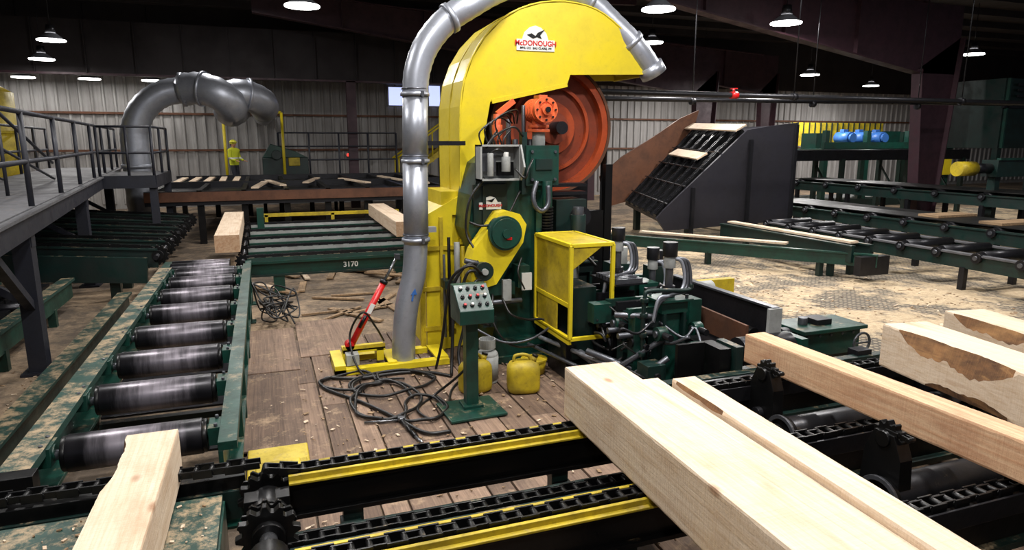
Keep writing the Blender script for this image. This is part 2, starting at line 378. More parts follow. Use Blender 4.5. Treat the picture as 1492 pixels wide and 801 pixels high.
for y in(3.72,3.2):o.bx(-.18,-.02,y-.06,y+.06,0,.4,DGREEN)
o.chain((-1.75,4.1,.7),(-.1,3.98,.74),BLK,.085,.09,.05)
o.chain((-.1,3.9,.74),(.1,3.9,.7),BLK,.085,.09,.05)
o.bx(-1.75,-.22,4.02,4.14,.58,.66,BLK);o.bx(-1.75,-.22,4.0,4.16,.4,.58,DGREEN)
for x in(-1.5,-.5):o.bx(x-.05,x+.05,4.03,4.13,0,.4,DGREEN)
o.done(.003)
o=Ob("sawdust_covered_table")
o.bx(-1.75,-.34,1.8,3.9,.58,.62,DUSTG);o.bx(-.36,-.33,1.8,3.9,.25,.58,GREEN);o.bx(-1.75,-.34,3.87,3.9,.3,.58,GREEN)
for x in(-1.6,-.45):
    for y in(2,3.7):o.bx(x-.05,x+.05,y-.05,y+.05,0,.58,DGREEN)
o.done(.004)
o=Ob("floor_edge_plate");o.bx(-.27,.2,5.1,5.62,.045,.1,YELD);o.bx(-.2,.12,4.9,5.1,.045,.22,YELD);o.bx(-.12,.18,5.2,5.28,.1,.13,YELD);o.done(.01)
# ------------------------------------------------------------------ cants
def cant(name,p,q,w,z0,z1,m=WOOD,wane=None,seed=0,n=70):
    rnd=random.Random(seed);o=Ob(name);p=V((*p,0));q=V((*q,0));d=(q-p).normalized();a=V((-d.y,d.x,0))
    prev=None;wane=wane or {}
    for i in range(n+1):
        t=i/n;c=p.lerp(q,t)
        C=[(-w/2,z0),(w/2,z0),(w/2,z1),(-w/2,z1)];pts=[]
        for k in range(4):
            e=.006+rnd.uniform(0,.004)
            if k in wane:
                am,t0,t1=wane[k]
                if t0<=t<=t1:
                    u=(t-t0)/(t1-t0);e+=am*(math.sin(pi*u)**.6)*(1+rnd.uniform(-.12,.12)+.2*math.sin(u*11))
            cx,cz=C[k];px_,pz=C[k-1];nx,nz=C[(k+1)%4]
            def tow(u,v):
                L=math.hypot(u-cx,v-cz);f=1.6 if abs(v-cz)>abs(u-cx) else .55
                return (cx+(u-cx)/L*e*f,cz+(v-cz)/L*e*f)
            pts+=[tow(px_,pz),tow(nx,nz)]
        row=[o.bm.verts.new(c+a*u+V((0,0,v))) for u,v in pts]
        if prev:
            for k in range(8):
                f=o.bm.faces.new((prev[k],prev[(k+1)%8],row[(k+1)%8],row[k]))
                big=(k%2==0) and (k//2 in wane) and (row[k].co-row[k+1].co).length>.022
                o.faces([f],BARK if big else m)
        else:o.faces([o.bm.faces.new(row[::-1])],WOODE)
        prev=row
    o.faces([o.bm.faces.new(prev)],WOODE)
    return o.done()
cant("timber_cant",(2.05,4.03),(1.93,.3),.39,.73,1.08,WOOD,{},1)
cant("timber_cant",(2.33,3.72),(2.17,.3),.13,.73,1.045,WOOD,{},2)
cant("timber_cant",(2.495,3.57),(2.30,.3),.17,.73,1.085,WOOD,{3:(.012,.0,.2)},3)
cant("timber_cant",(3.86,4.53),(3.93,.9),.2,.75,.99,WOODC,{},4)
cant("timber_cant",(5.0,4.05),(4.62,1.6),.42,.74,1.1,WOOD,{3:(.09,.08,.5),0:(.03,.2,.5)},5)
cant("timber_cant",(6.05,4.3),(5.6,2.0),.42,.72,1.06,WOOD,{3:(.06,.05,.4)},6)
cant("timber_cant",(-.7,4.15),(-.72,1.9),.27,.66,.95,WOOD,{3:(.05,.03,.3)},9)
cant("timber_cant",(-.68,16.6),(-.66,12.45),.4,.72,1.02,WOOD,{},8)
cant("timber_cant",(2.68,17.6),(2.62,13.4),.4,.72,1.02,WOOD,{},10)
# ------------------------------------------------------------------ transfer deck behind + left arms
o=Ob("log_transfer_deck")
for i,y in enumerate((12.1,13.2,14.4,15.7,17.0)):
    o.bx(-.35,4.6,y-.1,y+.1,.56,.6,GREEN);o.bx(-.35,4.6,y-.03,y+.03,.36,.56,GREEN);o.bx(-.35,4.6,y-.1,y+.1,.34,.37,DGREEN)
    o.bx(-.35,4.6,y-.04,y+.04,.6,.66,GREY if i else DUSTG);o.chain((-.35,y,.69),(4.6,y,.69),DSTEEL,.14,.07,.05)
    o.gear((-.42,y,.62),(0,1,0),.13,.05,BLK,10,.03)
    for x in(.14,2.4,4.4):o.bx(x-.09,x+.09,y-.08,y+.08,0,.36,GREEN)
o.cyl((-.42,11.9,.62),(-.42,17,.62),.04,DSTEEL)
o.bx(-.2,-.05,16.4,16.6,.3,1.1,GREEN)
o.text("3170",(1.35,12.06,.46),.13,WHITE)
o.done()
o=Ob("log_transfer_deck")
for i,y in enumerate((12.6,13.6,14.6,15.7,16.8,18.)):
    o.beam((-6.2,y,1.0),(-1.75,y,.66),.12,.3,DGREEN);o.beam((-6.2,y,1.16),(-1.75,y,.82),.2,.03,DGREEN)
    o.chain((-6.2,y,1.2),(-1.75,y,.86),BLK,.14,.08,.05);o.gear((-1.75,y,.72),(0,1,0),.17,.07,BLK,12,.03,.09)
    o.bx(-5.6,-5.45,y-.07,y+.07,0,.9,DGREEN);o.bx(-2.5,-2.35,y-.07,y+.07,0,.6,DGREEN)
o.cyl((-1.75,12.3,.72),(-1.75,18.2,.72),.04,DSTEEL)
o.beam((-6.3,12.4,.85),(-1.9,12.4,.5),.1,.42,DGREEN)
o.done()
o=Ob("board_sorting_deck")
o.bx(-2.8,6.0,18.8,18.95,1.0,1.36,DSTEEL);o.bx(-2.8,6.0,18.75,18.8,1.1,1.34,RUST)
for i in range(9):
    x=-2.6+i*1.05;o.bx(x-.06,x+.06,18.8,26,1.25,1.38,BLK);o.bx(x-.08,x+.08,18.9,19.05,0,1.1,BLK);o.bx(x-.08,x+.08,25.6,25.8,0,1.1,BLK)
o.bx(-2.8,6,18.8,26,1.18,1.25,BLK)
for y in(22,25.9):o.bx(-2.8,6,y,y+.1,1.25,1.42,DSTEEL)
o.done()
o=Ob("stacked_boards")
for i,(x,y,r) in enumerate([(-2.0,23.5,.0),(-1.6,23.5,.0),(-1.2,23.6,.02),(-.8,23.5,0),(-2.4,23.4,0),(.3,21,.15),(1.4,22,-.2),(2.6,21.4,.2),(3.9,22.5,.1),(4.6,20.6,-.15),(-.1,20.2,-.1)]):
    o.box((x,y,1.41),(.18,2.6,.04),WOOD,(0,0,r))
o.done()
o=Ob("floor_boards_scrap")
for i in range(34):
    x=random.uniform(-.2,3.6);y=random.uniform(12.2,18.4);o.box((x,y,.03+random.random()*.06),(random.uniform(.08,.16),random.uniform(.8,1.8),.025),random.choice([OLDW,WOOD,OLDW]),(0,0,random.uniform(-.9,.9)))
for i in range(10):
    x=random.uniform(.8,3.);y=random.uniform(10,11.6);o.box((x,y,.03),(random.uniform(.05,.12),random.uniform(.5,1.3),.025),OLDW,(0,0,random.uniform(-1.6,1.6)))
o.done()
o=Ob("yellow_guard_rail")
o.bx(-.1,3.3,17.8,17.9,.75,.83,YELD);o.bx(-.1,3.3,17.8,17.9,.35,.42,YELD)
for x in(0,1.6,3.2):o.bx(x-.04,x+.04,17.8,17.9,0,.8,YELD)
o.done()
# ------------------------------------------------------------------ catwalk
o=Ob("catwalk")
def edge(y,off=0):return -2.48-.105*(y-9.15)-off
A=[(edge(4),4),(edge(22),22),(edge(22)-1.7,22),(edge(4)-1.7,4)]
o.prism(A,'XY',1.83,1.87,CATW)
for off in(0,1.7):
    o.beam((edge(4,off),4,1.72),(edge(22,off),22,1.72),.08,.24,RAIL);o.beam((edge(4,off),4,1.84),(edge(22,off),22,1.84),.16,.03,CATW)
y=4.5
while y<22:o.beam((edge(y),y,1.75),(edge(y,1.7),y,1.75),.06,.14,RAIL);y+=1.2
for off in(.03,1.67):
    for z in(2.37,2.92):o.cyl((edge(7.2,off),7.2,z),(edge(22,off),22,z),.028,RAIL,seg=8)
    for y in(9.15,11.4,13.6,15.9,18.2,20.2,22):o.cyl((edge(y,off),y,1.72),(edge(y,off),y,2.92),.032,RAIL,seg=8)
    for y in(4.2,6.6):o.cyl((edge(y,off+.1),y,1.72),(edge(y,off+.1),y,2.92),.026,RAIL,seg=8)
for y in(8.8,14,19.5):
    for off in(.1,1.6):
        x=edge(y,off);o.bx(x-.09,x+.09,y-.09,y+.09,0,1.6,RAIL);o.bx(x-.16,x+.16,y-.16,y+.16,0,.03,RAIL)
    o.beam((edge(y,0),y,1.55),(edge(y,1.7),y,1.55),.14,.2,RAIL)
    o.beam((edge(y,.1),y,.8),(edge(y,1.2),y,1.5),.08,.08,RAIL)
o.beam((edge(8.8,.1),8.8,.75),(edge(7.2,.1),7.2,1.65),.09,.09,RAIL)
o.bx(edge(17)-.1,edge(17)+1.1,16.6,19.2,1.8,1.86,CATW);o.bx(edge(17)-.1,edge(17)+1.1,16.55,16.62,1.6,1.87,RAIL);o.bx(edge(17)+1.05,edge(17)+1.12,16.6,19.2,1.6,1.87,RAIL)
for (x,y) in((edge(17)+.05,16.6),(edge(17)+.6,16.6),(edge(17)+1.08,16.6),(edge(17)+1.08,17.9),(edge(17)+1.08,19.2)):o.cyl((x,y,1.7),(x,y,2.9),.03,RAIL,seg=8)
for z in(2.35,2.9):
    o.cyl((edge(17)+.05,16.6,z),(edge(17)+1.08,16.6,z),.026,RAIL,seg=8);o.cyl((edge(17)+1.08,16.6,z),(edge(17)+1.08,19.2,z),.026,RAIL,seg=8)
for y in(16.7,19.1):o.bx(edge(17)+.95,edge(17)+1.1,y-.07,y+.07,0,1.6,RAIL)
for off in(.6,1.4):
    o.cyl((edge(11,off),11,3.0),(edge(15,off),15,2.2),.024,RAIL,seg=8);o.cyl((edge(11,off),11,2.5),(edge(15,off),15,1.9),.02,RAIL,seg=8);o.cyl((edge(11,off),11,1.8),(edge(11,off),11,3.0),.024,RAIL,seg=8)
o.done()
o=Ob("chain_conveyor")
for x in(-2.95,-3.9):
    o.bx(x-.04,x+.04,4.5,12,.22,.5,GREEN);o.bx(x-.09,x+.09,4.5,12,.48,.52,DUSTG)
    for y in(5,7,9,11):o.bx(x-.05,x+.05,y-.05,y+.05,0,.25,GREEN)
o.chain((-3.4,4.5,.5),(-3.4,12,.5),BLK,.14,.14,.06);o.bx(-3.6,-3.2,4.5,12,.38,.45,DSTEEL)
o.bx(-3.9,-2.95,4.5,12,.3,.34,DSTEEL)
for y in (5.5,6.6,7.7,9.2,10.3):o.cyl((-3.85,y,.46),(-3.0,y,.46),.06,DSTEEL)
o.beam((-2.2,6.0,.12),(-2.2,12,.12),.1,.2,DGREEN);o.beam((-2.2,6.0,.22),(-2.2,12,.22),.2,.03,DUSTG)
o.done()
o=Ob("yellow_floor_beam");o.bx(-2.62,-2.5,5.6,6.9,0,.16,YELD);o.bx(-2.66,-2.46,5.6,6.9,.15,.18,YELD);o.done(.01)
# ------------------------------------------------------------------ ducts
o=Ob("galvanized_duct")
o.tube([(-3.1,20.3,.4),(-3.1,20.3,1.6),(-3.1,20.3,2.5),(-3.05,20.3,2.95),(-2.8,20.3,3.45),(-2.35,20.3,3.8),(-1.85,20.3,3.92)],.33,GALV,20,6,.04)
o.cyl((-1.9,20.3,3.92),(-1.8,20.3,3.93),.44,GALV,seg=24)
o.tube([(-1.85,20.3,3.93),(-1.4,20.1,3.95),(-.95,19.9,3.8),(-.7,20.1,3.55),(-.75,20.6,3.4),(-.6,21.4,3.5)],.40,GALV,22,4,.06)
o.tube([(-.95,20.6,3.75),(-.4,20.5,3.85),(.05,20.9,3.7),(.15,21.7,3.6),(.15,23,3.6)],.4,GALV,22,4,.05)
for a,b in(((-1.38,20.1,3.95),(-1.32,20.08,3.94)),((-.3,20.52,3.84),(-.24,20.54,3.83))):o.cyl(a,b,.46,GALV,seg=24)
o.cyl((.15,23,3.6),(.15,29.8,3.6),.38,GALV,seg=20);o.cyl((-3.1,20.3,1.9),(-3.1,20.3,2.0),.38,GALV,seg=24)
o.done()
o=Ob("dust_extraction_pipe")
Yp=7.55
o.tube([(1.40,Yp,.045),(1.41,Yp,.35),(1.46,Yp,.75),(1.55,Yp,1.1),(1.585,Yp,1.5)],.135,GALV,24,8)
o.cyl((1.585,Yp,1.45),(1.60,Yp,2.4),.14,GALV,seg=28)
o.cyl((1.60,Yp,2.4),(1.62,Yp,3.1),.14,GALV,seg=28)
o.tube([(1.62,Yp,3.1),(1.65,Yp,3.35),(1.76,Yp,3.62),(1.98,Yp,3.88),(2.25,Yp,4.06),(2.6,Yp+.15,4.26),(3.0,Yp+.4,4.42),(3.5,Yp+.6,4.46),(3.95,Yp+.6,4.35),(4.3,Yp+.5,4.05),(4.6,Yp+.4,3.75),(4.82,Yp+.4,3.5)],.14,GALV,24,6,.03)
for z in(1.5,2.38,3.1):
    x=1.585+(z-1.5)*.02;o.cyl((x,Yp,z-.02),(x,Yp,z+.02),.16,GALV,seg=28);o.cyl((x,Yp,z+.05),(x,Yp,z+.065),.148,TUBE,seg=28)
    o.box((x+.05,Yp-.155,z),(.03,.03,.06),TUBE)
for p_,q_ in(((2.0,Yp,3.9),(2.05,Yp,3.93)),((4.0,Yp+.6,4.33),(4.05,Yp+.59,4.3)),((4.5,Yp+.43,3.86),(4.54,Yp+.43,3.82))):o.cyl(p_,q_,.165,GALV,seg=24)
o.cyl((1.40,Yp,.045),(1.40,Yp,.08),.18,GALV,seg=24)
o.cyl((4.78,Yp+.4,3.56),(4.86,Yp+.4,3.44),.17,GALV,seg=20)
o.bx(1.6,1.85,Yp+.1,Yp+.2,1.56,1.62,GALV);o.bx(1.6,2.2,Yp+.05,Yp+.4,2.55,2.6,DSTEEL)
o.box((1.50,Yp-.137,.86),(.02,.008,.09),BLUE,(0,.2,0));o.prism([(1.48,.89),(1.55,.89),(1.53,.96)],'XZ',Yp-.142,Yp-.134,BLUE)
o.done()
# ------------------------------------------------------------------ BAND SAW
o=Ob("band_headrig_saw")
yf,yb=7.9,8.95
L_=[(2.22,1.4),(2.22,2.0),(2.22,2.6),(2.23,3.0),(2.28,3.3),(2.38,3.56),(2.53,3.79),(2.73,3.99),(2.97,4.13),(3.25,4.22),(3.55,4.25),(3.85,4.22),(4.08,4.14),(4.3,4.0),(4.5,3.83),(4.66,3.68),(4.80,3.50),(4.80,3.44)]
I_=[(4.2,3.42),(3.64,3.40),(3.60,3.28),(2.70,3.08),(2.60,3.06),(2.55,2.8),(2.50,2.5),(2.44,2.2),(2.40,1.8),(2.40,1.4)]
o.prism(L_+I_,'XZ',yf,yf+.03,YEL)
o.prism(L_+I_,'XZ',yb-.03,yb,YEL)
for i in range(len(L_)-1):
    a,b=L_[i],L_[i+1]
    o.hexa([(a[0],yf,a[1]),(b[0],yf,b[1]),(b[0],yb,b[1]),(a[0],yb,a[1]),(a[0]+.01,yf,a[1]-.01),(b[0]+.01,yf,b[1]-.01),(b[0]+.01,yb,b[1]-.01),(a[0]+.01,yb,a[1]-.01)],YEL)
o.beam((3.60,yf+.02,3.28),(2.62,yf+.02,3.06),.05,.06,YEL,up=(0,1,0))
o.tube([(p[0],yf,p[1]) for p in L_],.012,YEL,6,2);o.tube([(p[0],yf+.5,p[1]) for p in L_],.008,YEL,6,2)
o.bx(2.2,2.42,yf,yb,1.36,1.42,YEL)
o.bx(2.42,4.4,yb-.06,yb-.03,1.4,3.3,DSTEEL)
o.bx(1.78,2.12,7.95,8.8,0.045,1.72,YEL);o.bx(2.0,2.45,8.0,8.8,0.045,2.0,YEL);o.bx(1.7,1.76,7.93,8.0,0.045,1.7,YELD);o.bx(1.95,1.99,7.9,7.95,0.05,1.7,YELD)
o.prism([(1.78,1.72),(2.22,1.72),(2.22,1.95)],'XZ',7.95,8.8,YEL)
for z in(.3,.8,1.3):o.bx(1.74,2.14,7.92,7.96,z,z+.05,YELD)
o.bx(2.93,3.42,yf-.012,yf,3.66,3.79,WHITE);o.prism([(3.0,3.79),(3.34,3.79),(3.31,3.87),(3.24,3.93),(3.17,3.95),(3.1,3.93),(3.03,3.87)],'XZ',yf-.01,yf,WHITE)
o.text("McDONOUGH",(3.175,yf-.014,3.745),.082,RED);o.text("MFG. CO.  EAU CLAIRE, WI",(3.175,yf-.014,3.69),.034,BLK)
o.prism([(3.06,3.84),(3.12,3.86),(3.17,3.83),(3.2,3.87),(3.29,3.91),(3.23,3.84),(3.25,3.8),(3.19,3.82),(3.14,3.8)],'XZ',yf-.016,yf-.01,BLK)
wc=(3.52,8.3,2.76)
o.ring(wc,(0,1,0),.83,.72,.26,ORG,72);o.ring(wc,(0,1,0),.835,.80,.3,RUST,72)
o.cyl((wc[0],wc[1]-.02,wc[2]),(wc[0],wc[1]+.03,wc[2]),.74,ORGD,seg=72)
o.ring((wc[0],wc[1]-.05,wc[2]),(0,1,0),.55,.51,.05,ORG,48);o.ring((wc[0],wc[1]-.04,wc[2]),(0,1,0),.34,.2,.08,ORG,48)
o.cyl((wc[0],wc[1]-.2,wc[2]),(wc[0],wc[1]+.2,wc[2]),.2,ORGD,seg=30);o.cyl((wc[0],wc[1]-.45,wc[2]),(wc[0],wc[1]+.3,wc[2]),.08,DSTEEL)
wl=(3.52,8.3,.88);o.ring(wl,(0,1,0),.8,.66,.2,DGREEN,48);o.ring((wl[0],wl[1]+.05,wl[2]),(0,1,0),.68,.1,.03,DGREEN,48);o.cyl((wl[0],8.0,wl[2]),(wl[0],8.5,wl[2]),.14,DGREEN)
o.bx(4.345,4.352,8.22,8.4,.72,2.74,STEEL);o.bx(2.685,2.692,8.22,8.4,.72,2.74,STEEL)
o.bx(4.22,4.32,8.0,8.1,0,2.3,BLK);o.bx(3.95,4.2,8.0,8.1,0,1.7,BLK)
B=[(2.42,0.05),(3.15,0.05),(3.15,.3),(3.0,.42),(2.98,1.2),(3.05,1.5),(3.05,2.1),(2.9,2.5),(2.5,2.5),(2.3,2.35),(2.2,2.0),(2.15,1.6),(2.3,1.2),(2.45,.42),(2.42,.3)]
o.prism(B,'XZ',7.35,7.95,GREEN)
o.bx(2.35,3.25,7.15,7.9,.045,.12,GREEN);o.bx(2.42,3.15,7.2,7.35,.12,.3,GREEN)
o.bx(2.95,3.0,7.28,7.4,.4,2.1,GREEN);o.bx(2.3,2.34,7.28,7.36,1.5,2.1,DGREEN)
o.cyl((2.98,7.55,2.0),(2.98,7.55,2.62),.09,DSTEEL);o.cyl((3.3,7.8,1.9),(3.3,7.8,2.5),.07,DSTEEL)
o.bx(2.8,3.2,7.22,7.6,2.1,2.55,GREEN);o.bx(2.84,3.16,7.19,7.22,2.15,2.5,GREEN)
for x in(2.86,3.14):
    for z in(2.17,2.48):o.cyl((x,7.175,z),(x,7.2,z),.018,TUBE,seg=6)
o.bx(2.76,2.82,7.25,7.35,2.0,2.7,DGREEN);o.bx(2.9,3.1,7.17,7.19,2.28,2.4,DGREEN)
o.cyl((3.0,7.35,2.55),(3.0,7.35,2.70),.075,GREY);o.cyl((3.0,7.35,2.70),(3.0,7.35,2.73),.13,ORGM)
o.cyl((3.0,7.35,2.75),(3.0,7.35,2.78),.12,ORGM);o.cyl((3.0,7.35,2.7),(3.0,7.35,2.9),.08,ORGM)
mz=2.94
o.cyl((3.0,7.14,mz),(3.0,7.55,mz),.125,ORGM,seg=26);o.ring((3.0,7.15,mz),(0,1,0),.14,.085,.04,ORGM,30);o.cyl((3.0,7.09,mz),(3.0,7.15,mz),.06,ORGM);o.cyl((3.0,7.06,mz),(3.0,7.1,mz),.03,DSTEEL)
for k in range(8):
    t=k*pi/4;o.cyl((3.0+.11*math.cos(t),7.11,mz+.11*math.sin(t)),(3.0+.11*math.cos(t),7.14,mz+.11*math.sin(t)),.012,DSTEEL,seg=6)
o.box((3.0,7.3,mz+.14),(.1,.16,.05),ORGM)
for i in range(6):o.ring((3.0,7.25+i*.05,mz),(0,1,0),.138,.115,.015,ORGM,24)
o.cyl((2.55,7.5,2.45),(2.55,7.5,2.9),.045,ORGM);o.cyl((2.55,7.5,2.6),(2.55,7.5,2.78),.06,ORGM);o.cyl((2.72,7.6,2.5),(2.72,7.6,2.85),.03,TUBE)
o.beam((2.55,7.5,2.9),(2.75,7.5,3.05),.05,.06,ORGM)
o.cyl((2.85,7.45,2.5),(2.85,7.45,3.0),.022,TUBE);o.cyl((2.75,7.45,2.45),(2.75,7.45,2.62),.035,TUBE)
x0,x1,z0,z1=2.22,2.69,2.17,2.56
o.bx(x0,x1,7.28,7.30,z0,z1,GREY)
for a in((x0,x0+.02,z0,z1),(x1-.02,x1,z0,z1),(x0,x1,z0,z0+.02),(x0,x1,z1-.02,z1)):o.bx(a[0],a[1],7.10,7.30,a[2],a[3],GREY)
o.bx(x0+.04,x0+.2,7.18,7.28,z0+.1,z0+.3,TUBE);o.cyl((x0+.3,7.12,z0+.1),(x0+.3,7.12,z0+.26),.05,GREY);o.cyl((x0+.3,7.12,z0+.26),(x0+.3,7.12,z0+.31),.03,WHITE);o.bx(x0+.24,x0+.42,7.2,7.28,z0+.05,z0+.2,BLK)
o.cyl((x0+.12,7.12,z0+.05),(x0+.12,7.12,z0+.3),.035,GREY);o.tube([(x0+.12,7.12,z0+.3),(x0+.2,7.1,z0+.34),(x0+.3,7.12,z0+.3)],.012,RUB,6,5)
o.prism([(7.1,z1),(6.98,z0+.15),(7.1,z0)],'YZ',x1-.01,x1+.01,GREY)
o.bx(2.2,2.6,7.3,7.36,1.68,2.12,DGREEN)
o.bx(2.26,2.52,7.285,7.30,1.84,1.92,WHITE);o.prism([(2.30,1.92),(2.48,1.92),(2.45,1.97),(2.39,1.99),(2.33,1.97)],'XZ',7.285,7.30,WHITE)
o.text("McDONOUGH",(2.39,7.28,1.882),.042,RED);o.prism([(2.34,1.94),(2.4,1.95),(2.45,1.97),(2.41,1.92)],'XZ',7.28,7.285,BLK)
G=[(2.52,1.84),(2.42,1.82),(2.12,1.42),(2.06,1.24),(2.10,1.06),(2.22,.98),(2.38,1.02),(2.70,1.48),(2.74,1.68),(2.66,1.80)]
o.prism(G,'XZ',7.05,7.3,YEL)
o.cyl((2.47,6.98,1.6),(2.47,7.1,1.6),.19,GREEN,seg=34);o.cyl((2.47,6.96,1.6),(2.47,7.0,1.6),.165,GREEN,.17,34);o.cyl((2.47,6.93,1.6),(2.47,6.98,1.6),.05,GREEN)
o.bx(2.47,2.53,6.95,6.965,1.53,1.56,RED)
o.cyl((2.2,6.92,1.2),(2.2,7.06,1.2),.09,GREEN,seg=20);o.ring((2.2,6.93,1.2),(0,1,0),.105,.05,.03,DGREEN,20);o.cyl((2.2,6.88,1.2),(2.2,6.93,1.2),.035,GREY)
o.cyl((2.15,7.0,1.28),(2.0,7.0,1.32),.03,TUBE)
o.cyl((3.12,7.4,1.5),(3.12,7.4,2.1),.05,BLK)
for i in range(9):o.ring((3.12,7.4,1.55+i*.035),(0,0,1),.09,.06,.018,RUB,18)
o.tube([(2.9,7.15,2.15),(2.84,7.1,2.0),(2.86,7.08,1.87),(2.95,7.1,1.82),(3.03,7.12,1.9),(3.04,7.15,2.1)],.026,TUBE,8,8,.2)
o.cyl((3.05,7.2,1.85),(3.05,7.2,2.15),.06,GREEN)
o.bx(2.66,2.80,7.1,7.3,.95,1.2,GREEN);o.bx(2.70,2.82,7.08,7.1,.92,1.12,WHITE);o.bx(2.3,2.62,7.1,7.35,.88,1.02,GREEN);o.bx(2.46,2.56,7.05,7.1,.82,1.06,GREY)
o.bx(2.25,2.42,7.15,7.35,.5,.62,DGREEN);o.cyl((2.3,7.1,.8),(2.7,7.1,.8),.03,TUBE);o.bx(2.9,3.1,7.1,7.35,.5,.9,GREEN)
o.cyl((2.2,7.4,.5),(2.2,7.4,1.5),.02,TUBE,seg=8);o.cyl((2.12,7.5,.4),(2.12,7.5,1.4),.025,YELD,seg=8);o.cyl((2.05,7.5,.9),(2.05,7.5,1.45),.035,GREY,seg=8)
o.cyl((1.98,7.6,.3),(1.98,7.6,1.5),.02,BLK,seg=8);o.cyl((1.92,7.6,.3),(1.92,7.6,1.3),.016,TUBE,seg=8);o.bx(1.9,2.15,7.5,7.7,.9,1.0,DGREEN)
o.cyl((3.45,7.2,1.2),(3.45,7.2,1.75),.09,DGREEN);o.cyl((3.45,7.2,1.7),(3.45,7.2,1.84),.065,TUBE)
o.bx(3.3,3.7,7.5,7.9,1.5,1.9,DGREEN);o.cyl((3.6,7.4,1.7),(3.6,7.9,1.7),.12,DSTEEL);o.bx(3.3,3.7,7.5,8.0,0.045,1.5,DGREEN)
for z in(1.95,2.05):o.bx(3.3,3.75,7.6,7.8,z,z+.04,DSTEEL)
o.bx(.6,1.9,7.35,7.47,.045,.11,YEL);o.bx(.6,1.75,7.85,7.97,.045,.11,YEL);o.bx(.6,.72,7.35,7.97,.045,.16,YEL);o.bx(1.2,1.3,7.4,7.9,.11,.13,YEL);o.bx(1.75,1.9,7.4,7.9,.11,.13,YEL)
o.bx(.72,1.2,7.6,7.8,.22,.26,YEL);o.bx(.72,.8,7.6,7.8,.1,.24,YEL);o.bx(1.1,1.18,7.6,7.8,.1,.24,YEL);o.bx(.72,1.2,7.6,7.62,.24,.30,YELD)
o.bx(.74,.88,7.45,7.6,.12,.24,GREY)
saw=o.done(.006)
o=Ob("machine_hoses")
def hose(p,r=.014,m=RUB):o.tube(p,r,m,8,7)
hose([(2.15,7.0,1.3),(1.97,6.95,1.25),(1.85,7.0,1.0),(1.87,7.05,.7),(1.84,7.0,.3),(1.8,6.9,.06)],.018)
hose([(2.15,6.95,1.2),(2.0,6.9,1.2),(1.93,6.95,.9),(1.98,7.0,.6),(1.9,6.95,.3),(1.9,6.8,.06)],.018)
hose([(2.2,6.95,1.1),(2.08,6.88,1.1),(2.05,6.9,.9),(2.1,7,.65),(2.3,7.05,.55)],.016)
hose([(2.2,6.95,1.15),(2.0,6.8,1.3),(1.82,6.9,1.15),(1.78,7.0,.8),(1.75,7.1,.4),(1.7,7.2,.06)],.016)
hose([(2.3,7.2,2.2),(2.12,7.2,1.95),(2.08,7.2,1.6),(2.16,7.1,1.4)],.014)
hose([(2.7,7.15,2.05),(2.5,7.1,1.75),(2.25,7.1,1.68),(2.1,7.15,1.72)],.014)
hose([(2.75,7.2,2.65),(2.6,7.1,2.75),(2.4,7.15,2.65),(2.3,7.15,2.52)],.012)
hose([(2.85,7.15,2.4),(2.74,7.0,2.3),(2.7,7.0,2.2),(2.62,7.1,2.3)],.012)
hose([(2.45,7.05,.85),(2.5,6.9,.7),(2.7,6.9,.62),(2.9,6.9,.6),(3.1,6.8,.45)],.014)
hose([(2.1,7,.55),(2.4,6.85,.4),(2.7,6.8,.42),(2.95,6.7,.6)],.014,TUBE)
hose([(2.35,7.1,.9),(2.3,6.9,.6),(2.5,6.85,.35),(2.9,6.9,.3)],.012)
hose([(2.7,7.1,1.3),(2.62,7,1.15),(2.7,7.0,.95)],.01)
hose([(3.2,7.3,1.4),(3.3,7.1,1.2),(3.4,6.9,1.3),(3.5,6.8,1.2)],.016)
for i in range(3):hose([(2.45+i*.06,7.3,2.5),(2.42+i*.07,7.3,2.62),(2.5+i*.08,7.35,2.72)],.01)
for i in range(4):hose([(2.3+i*.08,7.3,2.55),(2.25+i*.06,7.2,2.7+i*.04),(2.5+i*.07,7.3,2.85+i*.03),(2.7+i*.03,7.5,2.8)],.009)
o.done()
o=Ob("power_cable_coils")
def loop(cx,cy,rx,ry,n,z=.06,j=.05,a0=0,r=.016):
    P=[]
    for i in range(int(n*10)):
        t=a0+i*2*pi/10;P.append((cx+rx*math.cos(t)+random.uniform(-j,j),cy+ry*math.sin(t)+random.uniform(-j,j),z+(i%3)*.012))
    o.tube(P,r,RUB,7,5)
loop(1.0,6.45,.32,.5,1.8);loop(1.15,6.9,.42,.35,1.7,.06);loop(.75,7.1,.3,.25,1.2,.06);loop(1.3,6.1,.2,.3,1.2,.06)
o.tube([(1.8,6.9,.06),(1.6,7.1,.06),(1.3,7.2,.06),(.8,7.15,.07),(.5,7.3,.06),(.45,7.0,.06),(.75,6.5,.06),(1.0,6.0,.06),(1.2,5.55,.06),(1.42,5.5,.06)],.018,RUB,8,8)
o.tube([(1.9,6.8,.06),(1.7,6.5,.06),(1.55,6.1,.06),(1.35,5.8,.06),(1.25,6.1,.06),(1.5,6.4,.07),(1.75,6.15,.4),(1.8,6.08,.7)],.013,RUB,8,8)
o.tube([(1.2,7.7,.3),(1.1,7.6,.5),(.95,7.55,.7),(.8,7.6,.4),(.9,7.25,.06),(1.3,7.0,.06)],.012,RUB,8,8)
o.done()
o=Ob("tangled_wires")
for i in range(7):
    P=[(random.uniform(-.2,.35),random.uniform(9.7,10.6),random.uniform(.06,.5)) for k in range(6)];o.tube([(-.26,10.2,.6)]+P,.012,RUB,6,6)
o.done()
o=Ob("red_hydraulic_jack")
a=V((.82,7.65,.3));b=V((1.22,7.72,.98));c=V((1.40,7.76,1.28))
